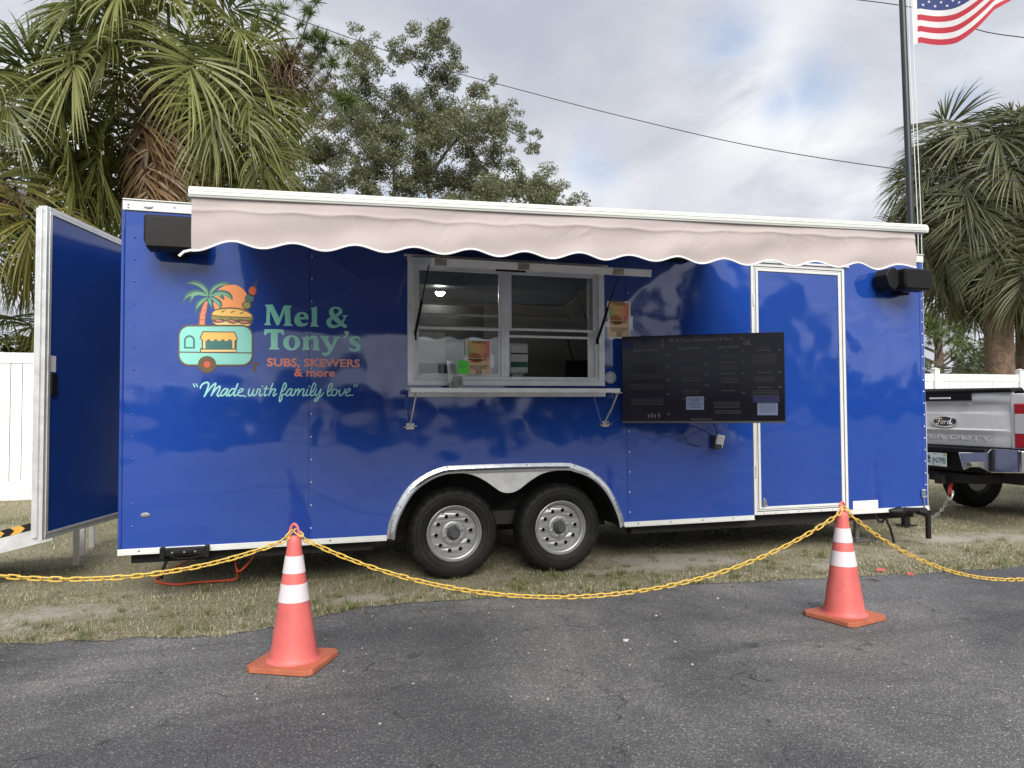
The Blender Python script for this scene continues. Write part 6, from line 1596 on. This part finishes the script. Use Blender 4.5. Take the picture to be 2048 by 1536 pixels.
def palm(loc, zc, n, rtrunk, label, kind='frond', scale=1.0, el0=1.45, el1=-.85, dead=(), gap=None, yellow=.18, boots=26, seed=1, lean=(0, 0), group='sabal palms behind the fence', bootlen=1.1):
    q = random.Random(seed)
    root = thing('sabal_palm', loc, label, 'palm tree', group)
    inv = Matrix.Translation(-Vector(loc))
    top = Vector((loc[0]+lean[0], loc[1]+lean[1], zc))
    mb = MB(); N_ = 26
    pts = []; rs = []
    for i in range(N_+1):
        t = i/N_; pts.append(Vector((loc[0], loc[1], -.2)).lerp(top, t)+Vector((.03*math.sin(t*5), .02*math.cos(t*4), 0))); rs.append(rtrunk*(1.12-.2*t+.03*(i % 2)+.25*max(0, t-.86)/.14))
    mb.tube(pts, rs, 22); mb.build('trunk', M['trunk'], root, smooth=True, angle=60)
    # old leaf bases criss-crossing below the crown
    bm_ = MB(); bm_.add([(-.0,-.05,-.02),(.0,.05,-.02),(.22,.032,.16),(.22,-.032,.16),(.42,.018,.42),(.42,-.018,.42),(.0,-.05,.03),(.0,.05,.03),(.19,.032,.20),(.19,-.032,.20),(.40,.012,.44),(.40,-.012,.44)], [(0,1,2,3),(3,2,4,5),(6,9,8,7),(9,11,10,8),(0,3,9,6),(3,5,11,9),(1,7,8,2),(2,8,10,4),(4,10,11,5)])
    bo = bm_.build('leaf_base', M['boot'], None); bmesh_ = bo.data; bpy.data.objects.remove(bo)
    for i in range(boots):
        a = i*2.399+q.uniform(-.2, .2); z = top.z-.1-bootlen*i/boots; r = rtrunk*.92
        o = bpy.data.objects.new('leaf_base', bmesh_); col.objects.link(o); o.parent = root; o.matrix_parent_inverse = inv
        c = pts[-1].lerp(pts[0], (top.z-z)/max(.1, top.z))
        sc = q.uniform(.7, 1.15)*scale
        o.matrix_basis = Matrix.Translation((c.x+r*math.cos(a), c.y+r*math.sin(a), z)) @ Matrix.Rotation(a, 4, 'Z') @ Matrix.Rotation(q.uniform(-.2, .5), 4, 'Y') @ Matrix.Diagonal((sc, sc*1.3, sc, 1))
    liv = variants(kind, [M['petiole'], M['frond' if kind == 'frond' else 'frond_g']]); yl = variants('yellow', [M['petiole'], M['frond_y']])
    for i in range(n):
        t = (i+.5)/n; el = el0+(el1-el0)*t**.85+q.uniform(-.12, .12); az = i*2.39996+q.uniform(-.25, .25)
        if gap and el < gap[2] and abs((az-gap[0]+PI) % (2*PI)-PI) < gap[1]: continue
        src = yl if (t > .55 and q.random() < yellow) else liv
        e, me = min(q.sample(src, len(src)), key=lambda v: round(abs(v[0]-el), 1))
        o = bpy.data.objects.new('frond', me); col.objects.link(o); o.parent = root; o.matrix_parent_inverse = inv
        sc = scale*q.uniform(.88, 1.1); z = top.z+.15-.75*t*scale
        o.matrix_basis = Matrix.Translation((top.x+.10*math.cos(az), top.y+.10*math.sin(az), z)) @ Matrix.Rotation(az, 4, 'Z') @ Matrix.Rotation(-(el-e), 4, 'Y') @ Matrix.Rotation(q.uniform(-.25, .25), 4, 'X') @ Matrix.Scale(sc, 4)
    dl = variants('dead', [M['boot'], M['frond_dead']], True)
    for (az, e_, dz, sc) in dead:
        e, me = min(dl, key=lambda v: abs(v[0]-e_)+q.random()*.1)
        o = bpy.data.objects.new('dead_frond', me); col.objects.link(o); o.parent = root; o.matrix_parent_inverse = inv; o['label'] = 'brown dead frond hanging down'
        o.matrix_basis = Matrix.Translation((top.x+.3*math.cos(az), top.y+.3*math.sin(az), top.z+dz)) @ Matrix.Rotation(az, 4, 'Z') @ Matrix.Rotation(-(e_-e), 4, 'Y') @ Matrix.Scale(sc, 4)
    return root, top
# azimuth -1.57 points at the camera
p1, top1 = palm((-.78, 8.25, 0), 6.85, 84, .20, 'tall sabal palm with hanging brown fronds directly behind the rear of the trailer', dead=[(-1.5, -1.15, -.35, 1.55), (-2.35, -.75, -.35, 1.5), (-1.0, -1.0, -.75, 1.3), (-2.75, -.75, -.5, 1.5), (-.5, -.75, -.65, 1.2), (-1.9, -1.0, -.75, 1.45), (-3.0, -.9, -.9, 1.3), (.2, -1.0, -.8, 1.2), (-1.2, -1.0, -1.2, 1.3), (-2.2, -.9, -1.2, 1.4), (-1.65, -.8, -1.25, 1.3), (-2.6, -1.1, -1.5, 1.3), (-2.5, -.75, -.15, 1.5), (-2.15, -.75, -.75, 1.6), (-2.9, -.75, -.3, 1.4), (-1.3, -.75, -.5, 1.4), (-2.45, -.8, -1.0, 1.5), (-1.75, -.75, -.1, 1.45), (-2.7, -.75, .1, 1.6), (-2.3, -.75, .05, 1.6), (-3.05, -.75, -.1, 1.6), (-2.55, -.8, -.55, 1.7), (-2.0, -.75, -.45, 1.6), (-2.85, -.8, -.75, 1.6)], scale=1.22, seed=3, boots=34, bootlen=1.5, el1=-.55, gap=(-1.85, .62, .15))
p2, top2 = palm((-3.9, 8.2, 0), 5.55, 52, .20, 'sabal palm at the left edge of the photo, mostly cut off by the frame', dead=[(-.8, -1.1, -.8, 1.0), (-1.6, -1.2, -.9, 1.0)], scale=1.22, seed=8, boots=24, el1=-.45)
p3, top3 = palm((17.2, 7.8, 0), 6.45, 112, .29, 'grey-green sabal palm with thick brown trunk above the right fence', kind='greyfrond', scale=1.25, seed=5, boots=34, yellow=.05, dead=[(-2.6, -1.2, -1.2, .9), (-.4, -1.1, -1.1, .9)], bootlen=1.6, el1=-.58)
p4, top4 = palm((18.9, 8.4, 0), 5.9, 40, .27, 'second sabal palm cut off by the right edge of the photo', kind='greyfrond', scale=1.2, seed=12, boots=26, yellow=.1, dead=[(-2.4, -1.1, -.9, 1.), (-2.9, -1.2, -.9, 1.)], bootlen=1.4)
p5, top5 = palm((-3.3, 9.3, 0), 1.9, 26, .16, 'low palmetto clump showing above the left fence beside the open door', kind='frond', scale=.8, seed=21, boots=4, el1=.25, group='low palmettos over the fence')
p6, top6 = palm((16.5, 8.6, 0), 1.3, 16, .16, 'low palmetto behind the right fence left of the thick palm trunk', kind='greyfrond', scale=.85, seed=22, boots=4, el1=-.1, group='low palmettos over the fence')
# dry seed stalks drooping out of the palm crowns
def stalks(root, c, n, r, seed):
    q = np.random.default_rng(seed); V = []; F = []
    for i in range(n):
        a = q.uniform(0, 2*PI); p = np.array(c)+q.normal(0, .06, 3); d = np.array([math.cos(a)*.8, math.sin(a)*.8, q.uniform(-.2, .7)])
        for k in range(7):
            w = np.array([-d[1], d[0], 0]); w = w/(np.linalg.norm(w)+1e-6)*.006
            V += [p-w, p+w]
            if k: b = len(V)-4; F.append((b, b+1, b+3, b+2))
            d = d+np.array([q.normal(0, .25), q.normal(0, .25), -.22]); d /= np.linalg.norm(d); p = p+d*r/7*q.uniform(.7, 1.2)
    o = np_mesh('seed_stalks', np.array(V), np.array(F), M['seed'], root); o['kind'] = 'stuff'
stalks(p1, (1.0, 7.7, 7.3), 260, 1.2, 3); stalks(p1, (-.9, 7.6, 6.5), 200, .9, 4); stalks(p2, (-3.0, 7.3, 4.6), 300, .8, 5); stalks(p3, (17.6, 7.2, 5.6), 300, 1.1, 6)

# ================================================================ OAK, PINES, SHRUBS
def branch_tree(name, base, trunk_top, r0, clumps, leaf_mat, bark, nleaf, size, label, cat, seed, squash=.8, group=None, limbs=None, twig=True):
    root = thing(name, base, label, cat, group); q = random.Random(seed); nq = np.random.default_rng(seed)
    mb = MB(); B = Vector(base)+Vector((0, 0, -.2)); T = Vector(trunk_top)
    mb.tube([B, B.lerp(T, .5)+Vector((q.uniform(-.2, .2), 0, 0)), T], [r0, r0*.8, r0*.62], 10)
    nodes = [(T, r0*.62)]
    order = sorted(clumps, key=lambda c: (Vector(c[:3])-T).length)
    for c in order:
        cv_ = Vector(c[:3]); k = min(range(len(nodes)), key=lambda i: (nodes[i][0]-cv_).length+.6*abs((nodes[i][0]-T).length))
        s, r = nodes[k]; mid_ = s.lerp(cv_, .5)+Vector((q.uniform(-.35, .35), q.uniform(-.35, .35), q.uniform(-.1, .35)))*min(1, (cv_-s).length*.35)
        r1 = max(.025, r*.62); mb.tube([tuple(p) for p in catmull([s, mid_, cv_], 4)], [r*.8+(r1*.6-r*.8)*i/8 for i in range(9)], 6, cap=False); nodes.append((mid_, r*.72)); nodes.append((cv_, r1*.7))
        if twig:
            for j in range(7):
                d_ = Vector(nq.normal(size=3)).normalized(); e_ = cv_+d_*c[3]*q.uniform(.6, 1.0); mb.tube([cv_, cv_.lerp(e_, .5)+Vector(nq.normal(size=3))*.1*c[3], e_], [.018, .012, .005], 4, cap=False)
    mb.build('trunk', bark, root, smooth=True, angle=70)
    # foliage: each clump broken into smaller sprays with gaps between
    cen = []; rad = []
    for c in clumps:
        m = max(8, int(c[3]*26))
        for j in range(m):
            d_ = nq.normal(size=3); d_ /= np.linalg.norm(d_); rr_ = c[3]*nq.uniform(.2, 1.25)
            cen.append(np.array(c[:3])+d_*rr_*np.array([1, 1, squash])); rad.append(c[3]*nq.uniform(.18, .46))
    V, F = leafcloud(cen, rad, nleaf, size, seed+1, .75)
    o = np_mesh('crown', V, F, leaf_mat, root)
    return root
q = random.Random(4)
oc = []
# clump centres (x, y, z, radius), outline as seen: two peaks at the left, long shoulder falling to the right
for (x, z, r) in [(3.3, 13.7, .75), (3.6, 12.7, .9), (3.1, 11.9, .9), (4.9, 13.3, .7), (5.9, 13.7, .85), (6.4, 12.9, .9), (5.4, 12.4, .95), (4.4, 11.9, 1.0), (6.6, 11.9, 1.0), (7.4, 12.2, .6), (5.6, 11.2, 1.1), (3.6, 10.7, 1.1), (4.6, 10.2, 1.1), (6.8, 10.7, 1.1), (7.9, 11.1, .9), (8.5, 11.5, .5), (8.3, 10.4, .9), (2.6, 10.4, .9), (2.3, 9.2, 1.0), (3.5, 9.2, 1.0), (4.6, 8.8, .9), (5.8, 9.7, 1.1), (7.0, 9.4, 1.1), (8.3, 9.3, 1.0), (9.3, 9.6, .6), (9.1, 8.6, .9), (9.9, 9.1, .5), (10.2, 8.3, .7), (10.8, 8.6, .45), (10.9, 7.8, .6), (6.0, 8.3, 1.0), (7.4, 8.1, 1.1), (8.5, 7.7, 1.0), (9.7, 7.5, .9), (2.8, 8.1, .9), (4.0, 7.7, .9), (5.4, 7.2, 1.0), (7.0, 7.0, 1.0), (11.2, 7.1, .6), (1.4, 9.0, .9), (1.2, 7.8, .9), (2.0, 11.4, .8), (1.7, 10.2, .9), (2.5, 12.6, .5), (9.0, 10.3, .5), (9.7, 8.9, .8), (8.9, 9.3, .7), (10.6, 7.3, .8), (9.2, 7.1, .9), (7.8, 7.0, .9), (11.3, 7.6, .4)]:
    oc.append((x, 20.1+q.uniform(-1.5, 1.5)-.25*(x-5), z, r*.98))
branch_tree('oak_tree', (5.0, 20.2, 0), (5.0, 20.1, 7.0), .42, oc, M['oak'], M['bark'], 210000, .042, 'big loose live oak with open crown behind the middle of the trailer', 'tree', 9, squash=.8)
def needle_tree(name, base, h, r0, tufts, label, group, seed, nl=55, size=.22):
    root = thing(name, base, label, 'tree', group); q = np.random.default_rng(seed)
    mb = MB(); top = Vector((base[0]+.3, base[1], h)); mb.tube([Vector(base)+Vector((0, 0, -.2)), Vector(base).lerp(top, .55)+Vector((.15, 0, 0)), top], [r0, r0*.75, r0*.3], 8)
    V = []; F = []
    for (x, y, z, r) in tufts:
        hz = min(max(z-.6-.35*math.hypot(x-base[0], y-base[1]), .2*h), h*.98); s = Vector(base).lerp(top, hz/h)
        mb.tube([s, s.lerp(Vector((x, y, z)), .6)+Vector((0, 0, -.12)), (x, y, z)], [.05*r0/.2, .035*r0/.2, .012], 5, cap=False)
        m = max(5, int(9*r/.6))
        for j in range(m):
            c = np.array([x, y, z])+q.normal(size=3)*np.array([r*.5, r*.5, r*.28])
            d = q.normal(size=(nl, 3))+np.array([0, 0, .35]); d /= np.linalg.norm(d, axis=1)[:, None]
            w = np.cross(d, q.normal(size=(nl, 3))); w /= np.linalg.norm(w, axis=1)[:, None]; w *= size*.05
            L_ = size*q.uniform(.7, 1.2, nl)[:, None]; o_ = c+d*.02
            b = len(V)
            vv = np.stack([o_-w, o_+w, o_+d*L_], 1).reshape(-1, 3)
            V.append(vv); 
    mb.build('trunk', M['pine_bark'], root, smooth=True, angle=70)
    V = np.concatenate(V); F = np.arange(len(V)).reshape(-1, 3)
    np_mesh('crown', V, F, M['pine'], root)
    return root
def tuftset(pts, seed, depth=1.2):
    q = random.Random(seed); return [(x, y+q.uniform(-depth, depth), z, r) for (x, y, z, r) in pts]
# pine showing behind the left palm, top right of its crown
needle_tree('pine_tree', (.9, 16.6, 0), 11.9, .14, tuftset([(1.7, 16.4, 12.6, .35), (1.5, 16.4, 12.1, .55), (2.1, 16.4, 11.9, .45), (1.2, 16.4, 11.6, .6), (1.9, 16.4, 11.3, .6), (2.3, 16.4, 10.9, .35), (.6, 16.4, 12.2, .6), (0, 16.4, 11.5, .6), (2.45, 16.4, 10.2, .3), (2.7, 16.4, 10.0, .25), (1.2, 16.4, 10.6, .6), (.2, 16.4, 10.4, .6), (-.5, 16.4, 9.6, .6), (1.0, 16.4, 9.4, .5)], 3), 'bright green pine top poking out behind the crown of the tall left palm', 'pines', 31, 60, .30)
# right background: broad pine, slender pine, dense trees and shrubs
needle_tree('pine_tree', (31.6, 23.2, 0), 5.9, .3, tuftset([(x, 23.2-.45*(x-31.5), z, r) for (x, z, r) in [(30.6, 5.7, .7), (31.2, 5.9, .7), (31.9, 5.85, .7), (32.5, 5.5, .65), (33.1, 5.2, .6), (33.5, 4.75, .5), (30.8, 5.2, .7), (31.6, 5.3, .7), (32.3, 5.0, .65), (33.0, 4.4, .5), (30.4, 4.7, .7), (31.3, 4.6, .6), (33.9, 4.1, .4), (32.5, 4.2, .5), (30.0, 5.9, .8), (29.5, 5.4, .8)]], 5), 'broad flat-topped pine in the distance just right of the trailer', 'pines', 33, 46, .34)
needle_tree('pine_tree', (43.0, 30.1, 0), 8.2, .2, tuftset([(x, 30.1-.7*(x-43), z, r) for (x, z, r) in [(42.6, 8.0, .8), (43.3, 8.3, .7), (42.0, 7.6, .7), (43.9, 7.7, .7), (44.2, 7.2, .6), (41.8, 7.0, .6), (43.2, 7.2, .7), (42.2, 6.2, .6), (44.3, 6.2, .5), (41.3, 6.0, .5), (43.0, 5.4, .4), (44.0, 5.0, .4), (41.9, 4.7, .4)]], 6), 'slender sparse pine between the broad pine and the thick palm trunk', 'pines', 34, 34, .42)
def leafy(name, base, h, rx, label, seed, n=7000, size=.09, cat='tree', group='trees beyond the right fence', nc=14):
    q = random.Random(seed); cl = [(base[0]+q.uniform(-rx, rx), base[1]+q.uniform(-1, 1), h*q.uniform(.3, .9), rx*q.uniform(.3, .5)) for _ in range(nc)]
    branch_tree(name, base, (base[0], base[1], h*.35), .12*h/4, cl, M['shrub'], M['bark'], n, size, label, cat, seed, group=group)
leafy('leafy_tree', (24.3, 18.6, 0), 4.3, 1.7, 'dense dark tree right behind the trailer corner, above the right fence', 51, 9000)
leafy('leafy_tree', (28.5, 18.0, 0), 4.0, 1.6, 'bushy green tree left of the thick palm trunk, above the right fence', 52, 8000)
leafy('leafy_tree', (34.0, 22.0, 0), 4.3, 2.4, 'wide dark tree behind the slender pine, above the right fence', 53, 8000)
leafy('shrub', (-6.0, 10.5, 0), 4.2, 1.5, 'dark shrub behind the left fence under the palms', 54, 7000, .08, 'shrub', 'shrubs behind the left fence')
leafy('shrub', (-1.9, 10.4, 0), 3.6, 1.6, 'dark shrub behind the open rear door, over the fence', 55, 7000, .08, 'shrub', 'shrubs behind the left fence')
leafy('shrub', (1.2, 11.5, 0), 4.6, 1.8, 'dark shrub hidden behind the trailer roof under the palm', 56, 8000, .08, 'shrub', 'shrubs behind the left fence')
# wood across the lot behind the photographer, seen only as reflection in the blue panels
q = np.random.default_rng(9); cen = []; rad = []
for x in np.arange(-70, 90, 2.6):
    a = x/30
    h = 1.3+1.1*vnoise(np.array([x*.23+40]), np.array([.5]), 61, 3)[0]*2+ (7.5*math.exp(-((x-29)/9)**2))+(2.0*math.exp(-((x+30)/8)**2))
    for k in range(int(3+h)):
        cen.append((x+q.uniform(-1.5, 1.5), -38+q.uniform(-3, 3), h*q.uniform(.1, .95))); rad.append(q.uniform(.9, 1.7))
V, F = leafcloud(cen, rad, 42000, .42, 77, .8)
tag(np_mesh('treeline', V, F, M['shrub']), kind='stuff')
